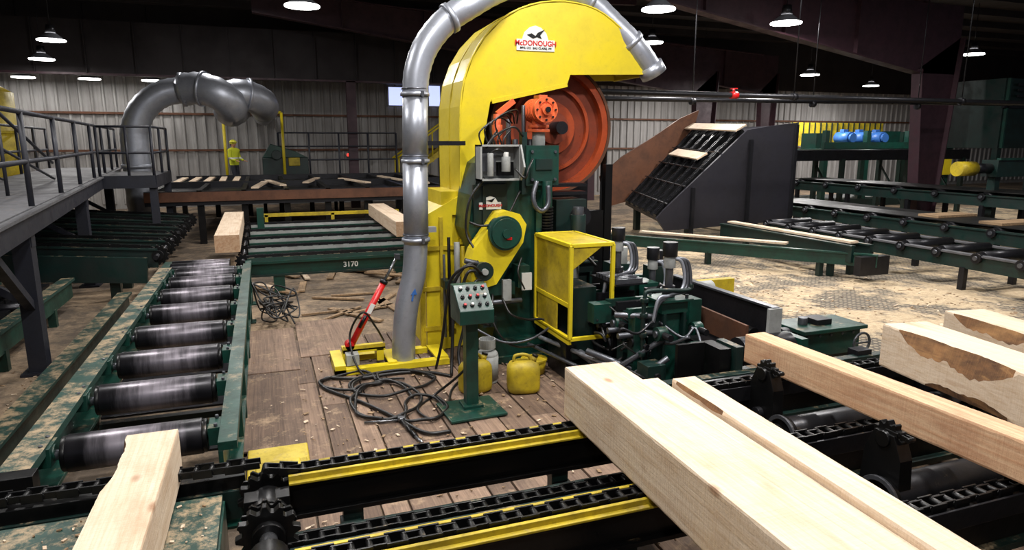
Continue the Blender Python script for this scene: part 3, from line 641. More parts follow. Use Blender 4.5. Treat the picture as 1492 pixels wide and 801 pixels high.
o.cyl(a,b,.038,RED);o.cyl(b,b+(c-b)*.12,.046,DSTEEL);o.cyl(b,c,.016,STEEL);o.cyl(a+V((-.02,-.05,0)),a+V((-.02,.08,0)),.05,RED);o.cyl(a+(b-a)*.25+V((0,-.03,.03)),a+(b-a)*.45+V((0,-.03,.03)),.02,BLK)
o.box(c,(.06,.06,.06),TUBE);o.box(a+(b-a)*.6+V((0,-.04,0)),(.05,.01,.12),WHITE,(0,.5,0));o.done()
# ------------------------------------------------------------------ control pedestal
o=Ob("control_pedestal")
o.box((1.74,5.93,.06),(.56,.50,.025),GREEN,(0,0,.05));o.box((1.76,6.0,.55),(.12,.12,1.0),GREEN)
o.box((1.76,6.0,.085),(.2,.2,.03),GREEN)
x0,x1=1.60,1.93
o.prism([(5.78,.94),(6.12,.94),(6.12,1.27),(6.02,1.27),(5.78,1.07)],'YZ',x0,x1,GREEN)
nrm=V((0,-.64,.77))
for i in range(4):
    for j in range(3):
        p=V((x0+.06+i*.072,5.83+j*.075,0));p.z=1.07+(p.y-5.78)*.833
        o.cyl(p,p+nrm*.018,.02,DSTEEL,seg=10);o.cyl(p+nrm*.018,p+nrm*.034,.014,[RED,BLK,WHITE,RED,BLK][(i*2+j)%5],seg=10)
o.tube([(1.76,6.1,1.0),(1.82,6.3,.7),(1.9,6.6,.4),(1.95,6.8,.08)],.02,DSTEEL,8,6)
o.done(.006)
def can(x,y,rz,m=YELD):
    o=Ob("fuel_can");R=Matrix.Rotation(rz,3,'Z')
    prof=[(.14,.0),(.165,.02),(.17,.06),(.17,.22),(.165,.27),(.14,.31),(.08,.335)]
    prev=None
    for r,z in prof:
        row=[]
        for k in range(24):
            t=2*pi*k/24;ex=.55;cx=math.copysign(abs(math.cos(t))**ex,math.cos(t))*r;cy=math.copysign(abs(math.sin(t))**ex,math.sin(t))*r*.72
            row.append(o.bm.verts.new(R@V((cx,cy,0))+V((x,y,z+.045))))
        if prev:o.faces([o.bm.faces.new((prev[k],prev[(k+1)%24],row[(k+1)%24],row[k])) for k in range(24)],m,True)
        else:o.faces([o.bm.faces.new(row[::-1])],m)
        prev=row
    o.faces([o.bm.faces.new(prev)],m)
    def w(a,b,c):return R@V((a,b,0))+V((x,y,c+.045))
    o.tube([w(-.1,0,.32),w(-.09,0,.38),w(-.02,0,.395),w(.05,0,.38),w(.08,0,.33)],.018,m,8,6)
    o.cyl(w(.1,0,.31),w(.12,0,.37),.03,m);o.cyl(w(.12,0,.37),w(.13,0,.39),.034,BLK)
    o.done()
can(1.93,6.42,.3);can(2.40,6.25,-.2)
o=Ob("propane_tank")
o.cyl((2.14,6.66,.08),(2.14,6.66,.34),.12,GREY,seg=24);o.ball((2.14,6.66,.34),.12,GREY,(1,1,.6));o.ball((2.14,6.66,.11),.12,GREY,(1,1,.5));o.cyl((2.14,6.66,.40),(2.14,6.66,.47),.03,TUBE)
o.ring((2.14,6.66,.47),(0,0,1),.09,.082,.1,GREY,20);o.ring((2.14,6.66,.07),(0,0,1),.11,.1,.05,GREY,20);o.done()
o=Ob("yellow_pulley_tub");o.cyl((2.72,6.75,.045),(2.72,6.75,.2),.12,YELD,.14);o.ring((2.72,6.75,.2),(0,0,1),.15,.11,.02,YELD,24);o.done()
o=Ob("ratchet_tool");o.cyl((.72,5.95,.06),(1.05,5.9,.06),.012,STEEL);o.cyl((1.05,5.9,.05),(1.05,5.9,.09),.03,STEEL);o.cyl((1.05,5.9,.06),(1.1,5.5,.06),.02,BLK);o.cyl((1.1,5.5,.06),(1.13,5.35,.06),.014,STEEL);o.done()
# ------------------------------------------------------------------ yellow guard frame
o=Ob("yellow_guard_box")
X0,X1,y0,y1,z0,z1=2.9,3.38,6.2,7.15,.56,1.55
o.bx(X0,X0+.015,y0,y1,z0+.35,z1,YELD);o.bx(X0,X0+.015,y0+.35,y1,z0,z0+.35,YELD)
for x in(X0,X1):
    for y in(y0,y1):o.bx(x-.02,x+.02,y-.02,y+.02,z0,z1,YEL)
for z in(z0,z1):
    for y in(y0,y1):o.bx(X0,X1,y-.02,y+.02,z-.02,z+.02,YEL)
    for x in(X0,X1):o.bx(x-.02,x+.02,y0,y1,z-.02,z+.02,YEL)
o.bx(X0-.02,X0+.02,y0,y1,z0-.06,z0,YEL);o.bx(X0+.02,X1-.02,y0,y1,z1,z1+.012,YELD)
o.bx(X0-.01,X0+.02,y0,y1,z0+.33,z0+.38,YEL)
o.prism([(X0+.02,z1-.25),(X1-.1,z1),(X0+.02,z1)],'XZ',y0-.01,y0+.01,YELD)
o.bx(X0+.12,X1-.08,6.4,6.9,z0-.3,z0+.5,DGREEN);o.bx(X0+.05,X0+.12,6.4,6.9,0.045,z0,DSTEEL);o.bx(X1-.1,X1-.04,6.3,7.1,0.045,z0,DSTEEL)
o.bx(X0+.1,X1,7.0,7.05,z0,z1-.1,GREY)
o.done(.004)
# ------------------------------------------------------------------ hydraulic feed works
def press(o,x,y,h=1.0,g=GREEN,pipes=1):
    o.bx(x-.09,x+.09,y-.09,y+.09,.05,h-.12,g);o.bx(x-.15,x+.15,y-.13,y+.13,h-.14,h-.02,g);o.bx(x-.19,x+.19,y-.17,y+.17,h-.02,h,g)
    o.bx(x-.13,x-.10,y-.14,y+.14,.35,h-.14,DGREEN);o.bx(x+.10,x+.13,y-.14,y+.14,.35,h-.14,DGREEN)
    for sx in(-.14,.14):
        for sy in(-.12,.12):o.cyl((x+sx,y+sy,h),(x+sx,y+sy,h+.04),.018,TUBE,seg=6)
    o.cyl((x,y,h),(x,y,h+.12),.065,DSTEEL);o.cyl((x,y,h+.12),(x,y,h+.36),.04,TUBE);o.cyl((x,y,h+.30),(x,y,h+.42),.06,GREY);o.cyl((x,y,h+.42),(x,y,h+.56),.075,DSTEEL,seg=20)
    if pipes:
      for k in(0,1,2):
        o.tube([(x+.03+k*.02,y-.04,h+.40),(x+.1+k*.035,y-.06,h+.36),(x+.13+k*.035,y-.08,h+.2),(x+.08+k*.04,y-.1,h+.08),(x-.1,y-.16,h+.05),(x-.22,y-.17,h+.03-.03*k),(x-.27,y-.17,h-.2)],.018,TUBE if k else GALV,8,6)
o=Ob("hydraulic_feed_works")
press(o,3.78,5.75,1.05);press(o,3.66,6.6,1.1);press(o,3.5,7.3,1.2,DGREEN,0);press(o,4.3,6.9,.8,DGREEN)
o.bx(3.1,4.7,5.2,5.32,.05,.3,DGREEN);o.bx(3.1,4.7,6.9,7.0,.05,.3,DGREEN);o.bx(3.15,3.3,5.2,7,.05,.25,DGREEN);o.bx(4.4,4.6,5.2,7,.05,.3,DGREEN)
o.bx(3.3,4.4,5.4,6.9,.05,.12,BLK)
for i in range(6):
    y=5.7+i*.22;o.bx(3.3,3.75,y,y+.05,.88+.02*(i%2),.97+.02*(i%2),[GREEN,DSTEEL][i%2]);o.cyl((3.2,y+.02,.7),(3.7,y+.02,.7),.03,TUBE,seg=10)
    o.bx(3.36,3.46,y-.03,y+.10,.3,.9,[GREEN,DGREEN,BLK][i%3]);o.cyl((3.34,y+.03,.62),(3.48,y+.03,.62),.055,DSTEEL,seg=14)
for i in range(7):o.bx(3.42,3.75,6.2+i*.07,6.23+i*.07,1.12,1.16,TUBE)
o.bx(3.4,3.78,6.15,6.75,1.1,1.12,DSTEEL)
for (x,y,z,r) in((3.55,5.5,.75,.07),(3.45,5.75,.6,.06),(3.35,6.0,.75,.08),(3.55,6.2,.55,.06),(3.95,5.5,.55,.08),(3.75,5.4,.35,.07),(3.4,5.45,.4,.06),(4.1,5.7,.7,.07)):
    o.cyl((x-.05,y,z),(x+.05,y,z),r,GREEN,seg=18);o.cyl((x-.07,y,z),(x+.07,y,z),r*.5,TUBE,seg=12);o.cyl((x,y-.18,z),(x,y+.1,z),r*.5,DSTEEL,seg=10)
for (a,b,r,m) in (((3.1,5.9,.2),(3.6,5.5,.7),.03,TUBE),((3.05,6.1,.45),(3.5,5.6,.3),.035,TUBE),((3.2,5.5,.25),(3.55,5.35,.55),.03,TUBE),((3.1,6.5,.35),(3.35,5.4,.15),.04,GALV),((2.85,6.9,.4),(3.35,5.5,.32),.025,GALV),((3.3,6.6,.5),(3.9,6.3,.8),.04,DSTEEL),((3.2,5.8,.9),(3.55,5.6,.9),.03,TUBE),((2.75,7.0,.3),(3.2,5.7,.2),.022,TUBE)):o.cyl(a,b,r,m,seg=12)
o.prism([(5.2,.62),(6.95,.66),(6.95,1.0),(5.2,.97)],'YZ',4.62,4.66,DSTEEL)
o.bx(4.6,4.68,5.17,6.95,.98,1.0,TUBE);o.bx(4.55,4.7,5.15,5.19,.6,.99,GREY);o.bx(4.1,4.6,5.3,6.9,.5,.56,DSTEEL)
o.prism([(5.25,.58),(6.7,.6),(6.7,.86),(5.25,.82)],'YZ',4.36,4.39,RUST);o.cyl((4.5,5.3,.7),(4.5,6.9,.7),.07,BLK)
o.bx(3.55,3.85,5.2,5.24,.2,.72,BLK);o.bx(3.88,4.0,5.0,5.3,.2,.7,BLK);o.bx(3.3,3.5,5.3,5.5,.1,.5,DGREEN)
o.bx(4.1,4.35,5.6,6.3,.12,.5,DGREEN);o.bx(4.15,4.3,5.9,6.1,.5,.95,GREEN);o.bx(3.95,4.2,6.25,6.5,.5,.98,DSTEEL)
o.tube([(3.45,5.65,.3),(3.42,5.62,.8),(3.43,5.62,1.1),(3.5,5.62,1.16),(3.9,5.6,1.14),(3.95,5.6,1.2)],.022,DGREEN,8,6)
for z in(.5,.7,.9,1.05):o.cyl((3.425,5.62,z),(3.425,5.62,z+.04),.04,DGREEN,seg=10)
o.bx(3.1,3.3,6.05,6.2,.75,.95,GREEN);o.bx(3.95,4.2,6.6,6.9,.7,1.0,GREEN);o.bx(4.0,4.3,7.3,7.6,.2,1.1,DGREEN);o.cyl((4.15,7.4,1.1),(4.15,7.4,1.3),.08,GREY);o.bx(4.9,5.5,6.9,7.0,.7,.9,YELD);o.bx(4.85,4.95,6.85,7.05,.05,.9,YELD)
o.bx(4.7,5.1,6.2,6.6,.3,.75,DSTEEL);o.bx(4.8,5.2,7.1,7.5,.2,.8,DGREEN);o.cyl((4.75,6.7,.85),(5.0,6.7,.85),.1,GREY)
o.bx(4.5,4.75,7.2,7.45,.1,1.05,DGREEN);o.cyl((4.62,7.3,1.05),(4.62,7.3,1.25),.07,DSTEEL);o.bx(4.3,4.9,7.5,7.6,.8,.9,GREEN)
o.cyl((4.15,5.1,.62),(4.75,5.1,.62),.14,DSTEEL,seg=30);o.cyl((4.0,5.1,.62),(4.9,5.1,.62),.04,TUBE);o.bx(4.78,4.86,4.95,5.25,.2,.72,GREEN);o.bx(4.02,4.1,4.95,5.25,.2,.72,DGREEN)
o.done(.004)
o=Ob("hydraulic_hose_bundle")
rr=random.Random(3)
for i in range(34):
    x=rr.uniform(3.1,4.1);y=rr.uniform(5.4,6.8);z=rr.uniform(.3,.95)
    P=[(x,y,z)]
    for k in range(3):P.append((P[-1][0]+rr.uniform(-.2,.25),P[-1][1]+rr.uniform(-.25,.2),max(.1,P[-1][2]+rr.uniform(-.25,.15))))
    o.tube(P,rr.choice([.01,.014,.018]),rr.choice([RUB,RUB,RUB,TUBE,DSTEEL]),7,6)
o.done()
o=Ob("gear_drive_unit")
o.bx(5.15,5.9,5.3,5.7,.38,.66,GREEN);o.bx(5.1,5.95,5.25,5.75,.64,.68,GREEN);o.bx(5.2,5.3,5.3,5.7,.02,.4,DGREEN);o.bx(5.8,5.9,5.3,5.7,.02,.4,DGREEN)
o.cyl((5.0,5.5,.55),(5.15,5.5,.55),.12,DSTEEL);o.ring((5.85,5.22,.5),(0,1,0),.12,.095,.02,TUBE,24);o.box((5.85,5.22,.5),(.2,.015,.02),TUBE);o.cyl((5.3,5.5,.68),(5.3,5.5,.76),.05,TUBE)
o.bx(5.4,5.6,5.4,5.6,.68,.74,DSTEEL)
for i in range(5):o.cyl((5.2+i*.15,5.29,.6),(5.2+i*.15,5.3,.6),.016,TUBE,seg=6)
o.done(.008)
o=Ob("electric_motor");o.cyl((5.3,4.95,.34),(5.75,4.95,.34),.13,DGREEN,seg=24)
for i in range(7):o.ring((5.33+i*.06,4.95,.34),(1,0,0),.15,.12,.015,DGREEN,20)
o.cyl((5.75,4.95,.34),(5.82,4.95,.34),.12,BLK);o.bx(5.35,5.7,4.87,5.03,.02,.22,DGREEN);o.box((5.53,4.95,.51),(.18,.13,.08),DSTEEL);o.done()
o=Ob("valve_assembly")
o.box((5.95,4.9,.55),(.12,.12,.2),YELD);o.cyl((5.95,4.9,.65),(5.95,4.9,.72),.05,DSTEEL);o.cyl((5.8,4.9,.5),(6.1,4.9,.5),.03,TUBE);o.bx(5.91,5.99,4.86,4.94,0.02,.45,DGREEN);o.done(.006)
# ------------------------------------------------------------------ right infeed
o=Ob("infeed_roll_case")
for y in(4.25,3.26,2.35,1.6):
    o.bx(2.95,6.6,y-.05,y+.05,.4,.62,BLK);o.bx(2.95,6.6,y-.1,y+.1,.36,.4,DGREEN);o.bx(2.95,6.6,y-.08,y-.065,.56,.68,DSTEEL);o.bx(2.95,6.6,y+.065,y+.08,.56,.68,DSTEEL)
    o.chain((2.95,y,.69),(6.6,y,.69),BLK,.085,.09,.05)
    for x in(3.1,4.9,6.4):o.bx(x-.06,x+.06,y-.05,y+.05,0,.4,DGREEN)
for y,xa,xb in((3.75,3.55,4.6),(2.8,3.45,4.5),(4.62,3.4,4.7),(1.95,3.45,4.5),(3.75,4.9,5.9)):
    o.cyl((xa,y,.45),(xb,y,.45),.125,DSTEEL,seg=28);o.cyl((xa-.15,y,.45),(xb+.15,y,.45),.045,TUBE);o.cyl((xa-.04,y,.45),(xa,y,.45),.135,BLK,seg=24)
    o.cyl((xa-.16,y,.45),(xa-.08,y,.45),.09,BLK);o.box((xa-.12,y,.3),(.1,.2,.3),BLK);o.box((xb+.12,y,.3),(.1,.2,.3),BLK)
    o.ring((xa-.05,y,.45),(1,0,0),.15,.12,.02,TUBE,24)
o.bx(2.98,3.1,1.4,4.9,.25,.4,DGREEN);o.bx(4.78,4.9,1.4,4.9,.25,.38,DGREEN);o.bx(2.9,6.6,4.85,4.95,.3,.5,DGREEN)
o.beam((3.0,4.5,.42),(3.25,2.9,.42),.03,.22,DGREEN)
for(x,y) in((3.6,4.05),(3.5,2.85),(5.35,4.0)):
    o.prism([(y-.16,.25),(y+.16,.25),(y+.13,.72),(y+.07,.86),(y-.07,.86),(y-.13,.72)],'YZ',x-.05,x+.05,BLK)
    o.gear((x,y,.82),(1,0,0),.11,.05,BLK,12,.022,.05);o.bx(x-.1,x+.1,y-.18,y+.18,.25,.3,BLK);o.cyl((x-.09,y,.5),(x+.09,y,.5),.05,DSTEEL)
    o.chain((x,y-.14,.86),(x,y+.14,.86),BLK,.07,.06,.04)
o.done(.003)
# ------------------------------------------------------------------ inclined loader (mid right)
o=Ob("inclined_board_loader")
N0,N1,F0,F1=(8.75,.8),(11.15,2.8),(9.9,.85),(12.1,2.9)
YN,YF=13.9,17.5
o.prism([(8.9,.5),(8.65,.8),(8.85,1.0),(11.1,2.86),(11.7,2.95),(12.6,3.05),(12.6,.6)],'XZ',13.8,13.86,CHUTE)
for x in(9.6,11.2,12.55):o.bx(x-.04,x+.04,13.72,13.8,.0,.95+min(2.05,(x-8.8)*.7),DSTEEL)
o.prism([(9.3,.7),(9.1,1.6),(9.8,2.15),(10.8,2.7),(11.7,3.25),(12.35,3.5),(12.2,3.0),(11.2,2.0),(10.2,.9)],'XZ',17.6,17.66,RUST)
o.hexa([(N0[0],YN,N0[1]-.08),(F0[0],YF,F0[1]-.08),(F0[0],YF,F0[1]),(N0[0],YN,N0[1]),(N1[0],YN,N1[1]-.08),(F1[0],YF,F1[1]-.08),(F1[0],YF,F1[1]),(N1[0],YN,N1[1])],DSTEEL)
def bed(u,v,h=0):
    a=V((N0[0]*(1-u)+N1[0]*u,YN,N0[1]*(1-u)+N1[1]*u));b=V((F0[0]*(1-u)+F1[0]*u,YF,F0[1]*(1-u)+F1[1]*u));return a.lerp(b,v)+V((-.5*h,0,.85*h))
for i in range(6):
    v=.06+i*.17;o.beam(bed(0,v,.05),bed(1,v,.05),.14,.08,BLK);o.chain(bed(0,v,.11),bed(1,v,.11),DSTEEL,.16,.08,.03)
for i in range(4):
    u=.12+i*.2;o.beam(bed(u,0,.1),bed(u,1,.1),.05,.03,DSTEEL)
for u,v0,v1 in((.62,.15,.8),(.97,.0,1.0)):
    o.beam(bed(u,v0,.2),bed(u+.01,v1,.2),.3,.04,WOOD,up=(-.5,0,.85))
o.hexa([(N1[0],YN,2.72),(12.6,YN,2.9),(12.6,YF,2.9),(F1[0],YF,2.82),(N1[0],YN,2.8),(12.6,YN,2.98),(12.6,YF,2.98),(F1[0],YF,2.9)],CHUTE)
for x,y,z in((9.7,14,1.4),(12.4,14,2.85),(10.3,17.5,1.1),(12.4,17.5,2.85)):o.bx(x-.08,x+.08,y-.08,y+.08,0,z,DGREEN)
o.done()
def rollconv(name,x0,x1,y0,y1,z,step,boards=0,belt=False,r=.11):
    o=Ob(name)
    for x in(x0,x1):
        o.bx(x-.03,x+.03,y0,y1,z-.22,z+.04,DGREEN);o.bx(x-.07,x+.07,y0,y1,z+.02,z+.05,CATW if not belt else DGREEN)
        y=y0+.3
        while y<y1:o.bx(x-.05,x+.05,y-.05,y+.05,0,z-.2,DSTEEL);y+=2
    y=y0+.3
    while y<y1:
        o.cyl((x0+.05,y,z),(x1-.05,y,z),r,DSTEEL,seg=16);o.cyl((x0-.12,y,z),(x1+.12,y,z),.04,TUBE,seg=10);o.cyl((x0-.1,y,z),(x0-.02,y,z),.09,DSTEEL,seg=12);y+=step
    if belt:o.bx(x0+.1,x1-.1,y0,y1,z+r,z+r+.02,RUB)
    for i in range(boards):
        y=y0+1+i*1.5;o.box(((x0+x1)/2+.1*(i%3),y,z+r+.05),(x1-x0-.4,.5,.05),OLDW,(0,0,.06*((i%3)-1)))
    o.done()
rollconv("roller_conveyor",11.5,12.8,4,13.4,.62,.75)
rollconv("belt_conveyor",13.6,15.2,4,17.6,.8,1.0,5,True)
rollconv("belt_conveyor",16,17.4,5,17.6,1.3,1.2,3,True)
o=Ob("long_green_rail_conveyor")
for x in(10.3,10.75):
    o.beam((x,9.6,.5),(x-.1,13.4,.5),.06,.3,DGREEN);o.beam((x,9.6,.66),(x-.1,13.4,.66),.12,.03,DGREEN)
for y in(10,12.5):o.bx(10.2,10.3,y,y+.1,0,.4,DGREEN);o.bx(10.7,10.8,y,y+.1,0,.4,DGREEN)
o.beam((7.6,13.6,.3),(7.6,22,.3),.06,.26,DGREEN);o.beam((7.0,14.5,.35),(10.6,9.3,.4),.06,.22,GREEN);o.beam((7.0,14.5,.47),(10.6,9.3,.52),.12,.03,GREEN)
for t in(.15,.5,.85):o.bx(7+3.6*t-.05,7+3.6*t+.05,14.5-5.2*t,14.6-5.2*t,0,.3,DGREEN)
o.bx(10.2,10.9,9.3,9.45,.15,.5,DSTEEL)
for y in(10.2,11,11.8,12.6):o.cyl((10.3,y,.55),(10.75,y,.55),.08,DSTEEL,seg=14)
o.done()
o=Ob("scrap_boards")
for (x,y,r,l,z) in((10.5,11.6,.02,3.6,.7),(6.9,17,.05,5,.04),(7.0,15.8,.35,4,.5),(9.0,12.2,.62,3.2,.56),(7.6,16.0,.1,3.2,.46)):o.box((x,y,z),(.2,l,.04),WOOD,(0,0,r))
o.done()
o=Ob("elevated_conveyor")
o.bx(15.2,24.5,18,18.08,1.95,2.3,DSTEEL);o.bx(15.2,24.5,19.2,19.28,1.95,2.3,DSTEEL);o.bx(15.2,24.5,18.1,19.2,2.18,2.22,RUB)
for x in(15.5,18.5,21.5,24.2):
    for y in(18.04,19.24):o.bx(x-.07,x+.07,y-.07,y+.07,0,2,DGREEN)
    o.beam((x,18.04,.3),(x,19.24,1.8),.05,.05,DGREEN)
o.cyl((15.2,18,2.1),(15.2,19.3,2.1),.2,DSTEEL);o.done()
o=Ob("conveyor_head_drive")
o.cyl((15.4,11.6,1.95),(15.95,11.6,1.95),.17,YELD,seg=24);o.cyl((15.95,11.6,1.95),(16.5,11.6,1.95),.12,DSTEEL);o.bx(16.5,22,11.4,11.8,1.75,2.15,DGREEN)
for x in(16.7,19,21.5):o.bx(x-.08,x+.08,11.5,11.7,0,1.8,DGREEN)
o.bx(16.5,22,11.35,11.45,2.15,2.2,GREEN)
o.done()
o=Ob("trimmer_machine")
o.bx(20.5,27.5,21,23.4,0,.3,DGREEN);
for x in(20.7,22.8,25,27.3):
    for y in(21.1,23.3):o.bx(x-.1,x+.1,y-.1,y+.1,.3,3.0,GREEN)
o.bx(20.5,27.5,20.95,21.05,2.3,2.55,GREEN);o.bx(20.5,27.5,21,23.4,2.2,2.3,GREEN);o.bx(20.6,25.6,22.9,22.95,2.4,3.35,YELD);o.bx(24.8,27.4,20.9,20.95,1.2,2.1,YEL)
for i in range(17):o.bx(20.6+i*.3,20.64+i*.3,22.86,22.9,2.4,3.35,DGREEN)
o.bx(24.6,25.6,22,22.8,2.3,3.0,GREEN);o.bx(20.7,21.3,21.6,22.4,2.3,2.9,GREEN)
for x in(22.3,23.1,24.0):o.cyl((x,21.4,2.72),(x,22.1,2.72),.24,BLUE);o.cyl((x,21.3,2.72),(x,21.4,2.72),.18,BLUE);o.box((x,21.8,3.0),(.22,.2,.12),BLUE);o.bx(x-.2,x+.2,21.4,22,2.3,2.5,GREEN)
o.done()
o=Ob("green_sorter_cabinet")
o.bx(19.4,22.4,13.5,15,2.4,4.3,DGREEN);o.bx(19.35,22.4,13.42,13.5,3.5,3.6,DSTEEL)
for x in(19.5,21.,22.3):o.bx(x-.08,x+.08,13.5,13.66,0,2.4,DGREEN);o.bx(x-.03,x+.03,13.42,13.5,2.4,4.3,GREEN)
for i in range(3):o.bx(19.8,20.6,13.38,13.44,3.8+i*.15,3.86+i*.15,DSTEEL)
o.done()
o=Ob("yellow_silo_tank");o.cyl((-6.1,19.2,0),(-6.1,19.2,3.7),.75,YELD,seg=36);o.cyl((-6.1,19.2,3.7),(-6.1,19.2,3.95),.75,YELD,.35,36)
for z in(.8,1.8,2.8):o.ring((-6.1,19.2,z),(0,0,1),.78,.74,.06,YELD,36)
o.done()
o=Ob("yellow_stairway")
for i in range(12):x=5.2+i*.24;o.bx(x,x+.26,27.7,28.5,.9+i*.17,.94+i*.17,YELD)
for y in(27.68,28.55):
    o.beam((5.1,y,.85),(8.1,y,2.95),.05,.2,YELD);o.cyl((5.1,y,1.9),(8.1,y,4.0),.04,YEL,seg=8);o.cyl((8.1,y,4.0),(10,y,4.0),.04,YEL,seg=8);o.bx(8.1,10,y-.03,y+.03,2.8,3,YELD)
    for i in range(5):x=5.2+i*.7;z=.9+(x-5.1)*.7;o.cyl((x,y,z),(x,y,z+1),.03,YEL,seg=8)
o.bx(8.1,10,27.65,28.6,2.9,2.95,CATW)
for x in(5.2,8.2,9.9):o.bx(x-.06,x+.06,27.7,27.82,0,2.9 if x>6 else .9,YELD)
o.done()
o=Ob("safety_railing")
for z in(1.9,2.4,2.9):o.cyl((.6,27.1,z),(5,27.1,z),.03,RAIL,seg=8)
for i in range(5):o.cyl((.6+i*1.1,27.1,.85),(.6+i*1.1,27.1,2.9),.035,RAIL,seg=8)
for x in(-1.2,.75):o.cyl((x,26.3,.85),(x,26.3,3.6),.05,YEL,seg=10)
o.cyl((-1.2,26.3,3.6),(.75,26.3,3.6),.05,YEL,seg=10)
o.done()
o=Ob("operator_platform");o.bx(-3.2,5.2,26.12,27.2,.8,.85,CATW)
for x in(-3,0,2.5,5):o.bx(x-.06,x+.06,26.2,26.3,0,.8,DSTEEL)
o.done()
o=Ob("green_edger_machine");o.bx(.0,1.6,26.4,27.0,.85,2.0,DGREEN);o.prism([(.0,2.0),(1.6,2.0),(1.1,2.25),(.3,2.5)],'XZ',26.4,27,GREEN);o.cyl((.5,26.3,2.1),(.5,26.7,2.1),.18,DGREEN);o.bx(.9,1.3,26.35,26.4,1.7,2.0,YELD);o.done(.02)
o=Ob("exit_light");o.bx(3.35,3.55,29.7,29.9,1.95,2.1,GREY);o.cyl((3.45,29.66,2.02),(3.45,29.7,2.02),.06,REDL,seg=12);o.done()
# ------------------------------------------------------------------ debris
rr=random.Random(11)
def chips(n,x0,x1,y0,y1,z,s0=.01,s1=.05):
    o=Ob("sawdust_debris")
    for i in range(n):
        x=rr.uniform(x0,x1);y=rr.uniform(y0,y1);L=rr.uniform(s0,s1);o.box((x,y,z+.006),(L,L*rr.uniform(.2,.7),.006),OLDW if rr.random()<.6 else WOOD,(rr.uniform(-.3,.3),rr.uniform(-.3,.3),rr.uniform(0,3)))
    o.done()
chips(420,-.25,3.2,4.2,8.2,.045);chips(260,-1.7,-.4,2.2,3.85,.62,.006,.03);chips(260,-3,-1.75,4.5,9,.0);chips(150,.1,2.8,2.2,4.2,.045);chips(360,6.2,11,6.5,11,.02,.02,.08)
o=Ob("wood_block");o.box((1.12,3.3,.14),(.38,.22,.2),OLDW,(0,0,.1));o.box((1.12,3.3,.26),(.34,.2,.03),OLDW,(0,0,.2));o.done(.006)
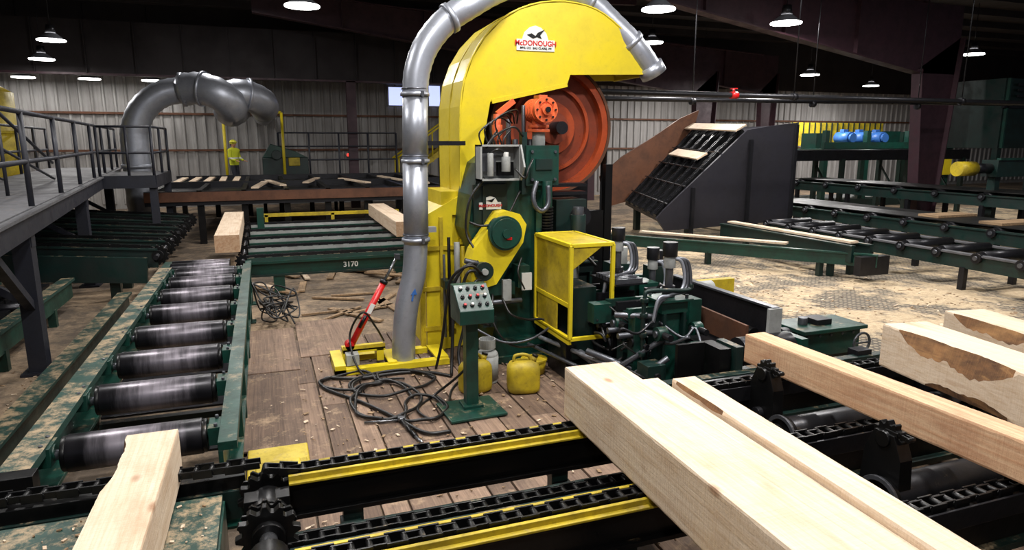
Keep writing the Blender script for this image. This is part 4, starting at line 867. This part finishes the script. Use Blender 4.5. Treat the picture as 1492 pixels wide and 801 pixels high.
# ------------------------------------------------------------------ worker
def worker(x,y,z,face):
    m,nt,N,L,b=base("worker_clothing");s=N.new("ShaderNodeSeparateXYZ");L.new(coord(nt),s.inputs[0])
    r=N.new("ShaderNodeValToRGB");cr=r.color_ramp;cr.interpolation='CONSTANT'
    E=[(0,(30,26,24)),(.08,(40,42,52)),(.50,(205,212,50)),(.62,(210,210,200)),(.65,(205,212,50))]
    cr.elements[0].position=0;cr.elements[0].color=lin(E[0][1]);cr.elements[1].position=.08;cr.elements[1].color=lin(E[1][1])
    for p,c in E[2:]:
        e=cr.elements.new(p);e.color=lin(c)
    L.new(mth(nt,'DIVIDE',s.outputs[2],1.8),r.inputs[0]);L.new(r.outputs[0],b.inputs["Base Color"]);b.inputs["Roughness"].default_value=.8
    skin=paint("skin",(190,140,112),.6,0,.05);hat=paint("hard_hat_yellow",(225,220,70),.35,0,.05)
    root=bpy.data.objects.new("sawmill_worker",None);root.location=(x,y,z);root.rotation_euler=(0,0,face);COL.objects.link(root)
    def skinob(name,vs,es,rad,mats,rootv=0,sub=2):
        me=bpy.data.meshes.new(name);me.from_pydata(vs,es,[]);ob=bpy.data.objects.new(name,me);COL.objects.link(ob);ob.parent=root
        ob.modifiers.new("s",'SKIN');sv=me.skin_vertices[0].data
        for i,q in enumerate(rad):sv[i].radius=(q,q*.85)if not isinstance(q,tuple) else q
        sv[rootv].use_root=True
        sm=ob.modifiers.new("ss",'SUBSURF');sm.levels=sub;sm.render_levels=sub;me.materials.append(mats)
        ob.modifiers["s"].use_smooth_shade=True
        return ob
    vs=[(0,0,.95),(0,0,1.12),(0,-.01,1.32),(0,0,1.45),(0,0,1.54),
        (.1,0,.9),(.11,-.02,.5),(.11,.02,.1),(.11,-.14,.05),
        (-.1,0,.9),(-.12,-.08,.5),(-.12,.0,.1),(-.12,-.16,.05),
        (.19,0,1.42),(.25,-.02,1.15),(.2,-.24,1.06),(-.19,0,1.42),(-.25,-.02,1.15),(-.2,-.24,1.06)]
    es=[(0,1),(1,2),(2,3),(3,4),(0,5),(5,6),(6,7),(7,8),(0,9),(9,10),(10,11),(11,12),(3,13),(13,14),(14,15),(3,16),(16,17),(17,18)]
    rad=[(.18,.14),(.18,.14),(.21,.15),(.14,.11),(.06,.06),(.1,.1),(.075,.075),(.05,.05),(.045,.04),(.1,.1),(.075,.075),(.05,.05),(.045,.04),(.085,.08),(.065,.065),(.042,.042),(.085,.08),(.065,.065),(.042,.042)]
    skinob("body",vs,es,rad,m)
    for sx in(1,-1):
        skinob("palm",[(.2*sx,-.25,1.06),(.2*sx,-.3,1.05),(.2*sx,-.33,1.05)],[(0,1),(1,2)],[.03,.036,.034],skin)
        for k in range(4):
            fx=.2*sx+(k-1.5)*.02;l=[.07,.08,.075,.06][k]
            skinob("finger_%d"%(k+1),[(fx,-.33,1.05),(fx,-.33-l*.6,1.04),(fx,-.33-l,1.01)],[(0,1),(1,2)],[.01,.009,.008],skin,0,1)
        skinob("thumb",[(.2*sx-.03*sx,-.29,1.05),(.2*sx-.055*sx,-.33,1.04),(.2*sx-.05*sx,-.365,1.03)],[(0,1),(1,2)],[.012,.011,.009],skin,0,1)
    h=Ob("head");h.ball((0,-.01,1.65),.1,skin,(.82,.98,1.2),20);h.ball((0,-.11,1.64),.018,skin,(.8,1.1,1.3));h.cyl((0,0,1.5),(0,0,1.6),.055,skin)
    for sx in(1,-1):h.ball((.082*sx,0,1.65),.025,skin,(.4,.8,1.2));h.ball((.033*sx,-.098,1.665),.013,WHITE);h.ball((.033*sx,-.108,1.665),.006,BLK)
    h.ball((0,-.1,1.595),.02,RED,(1.2,.4,.3));h.ball((0,.0,1.70),.118,hat,(.95,1.1,.85),20);h.cyl((0,-.03,1.70),(0,-.03,1.712),.135,hat,seg=24);h.ball((0,.03,1.63),.09,BLK,(.9,.8,.8))
    ho=h.done();ho.parent=root
worker(-.95,26.65,.85,.9)
# ------------------------------------------------------------------ world / view
w=bpy.data.worlds.new("world");sc.world=w;w.use_nodes=True
w.node_tree.nodes["Background"].inputs[0].default_value=(.6,.66,.85,1);w.node_tree.nodes["Background"].inputs[1].default_value=.18
sc.view_settings.view_transform='Standard'
sc.view_settings.exposure=.1
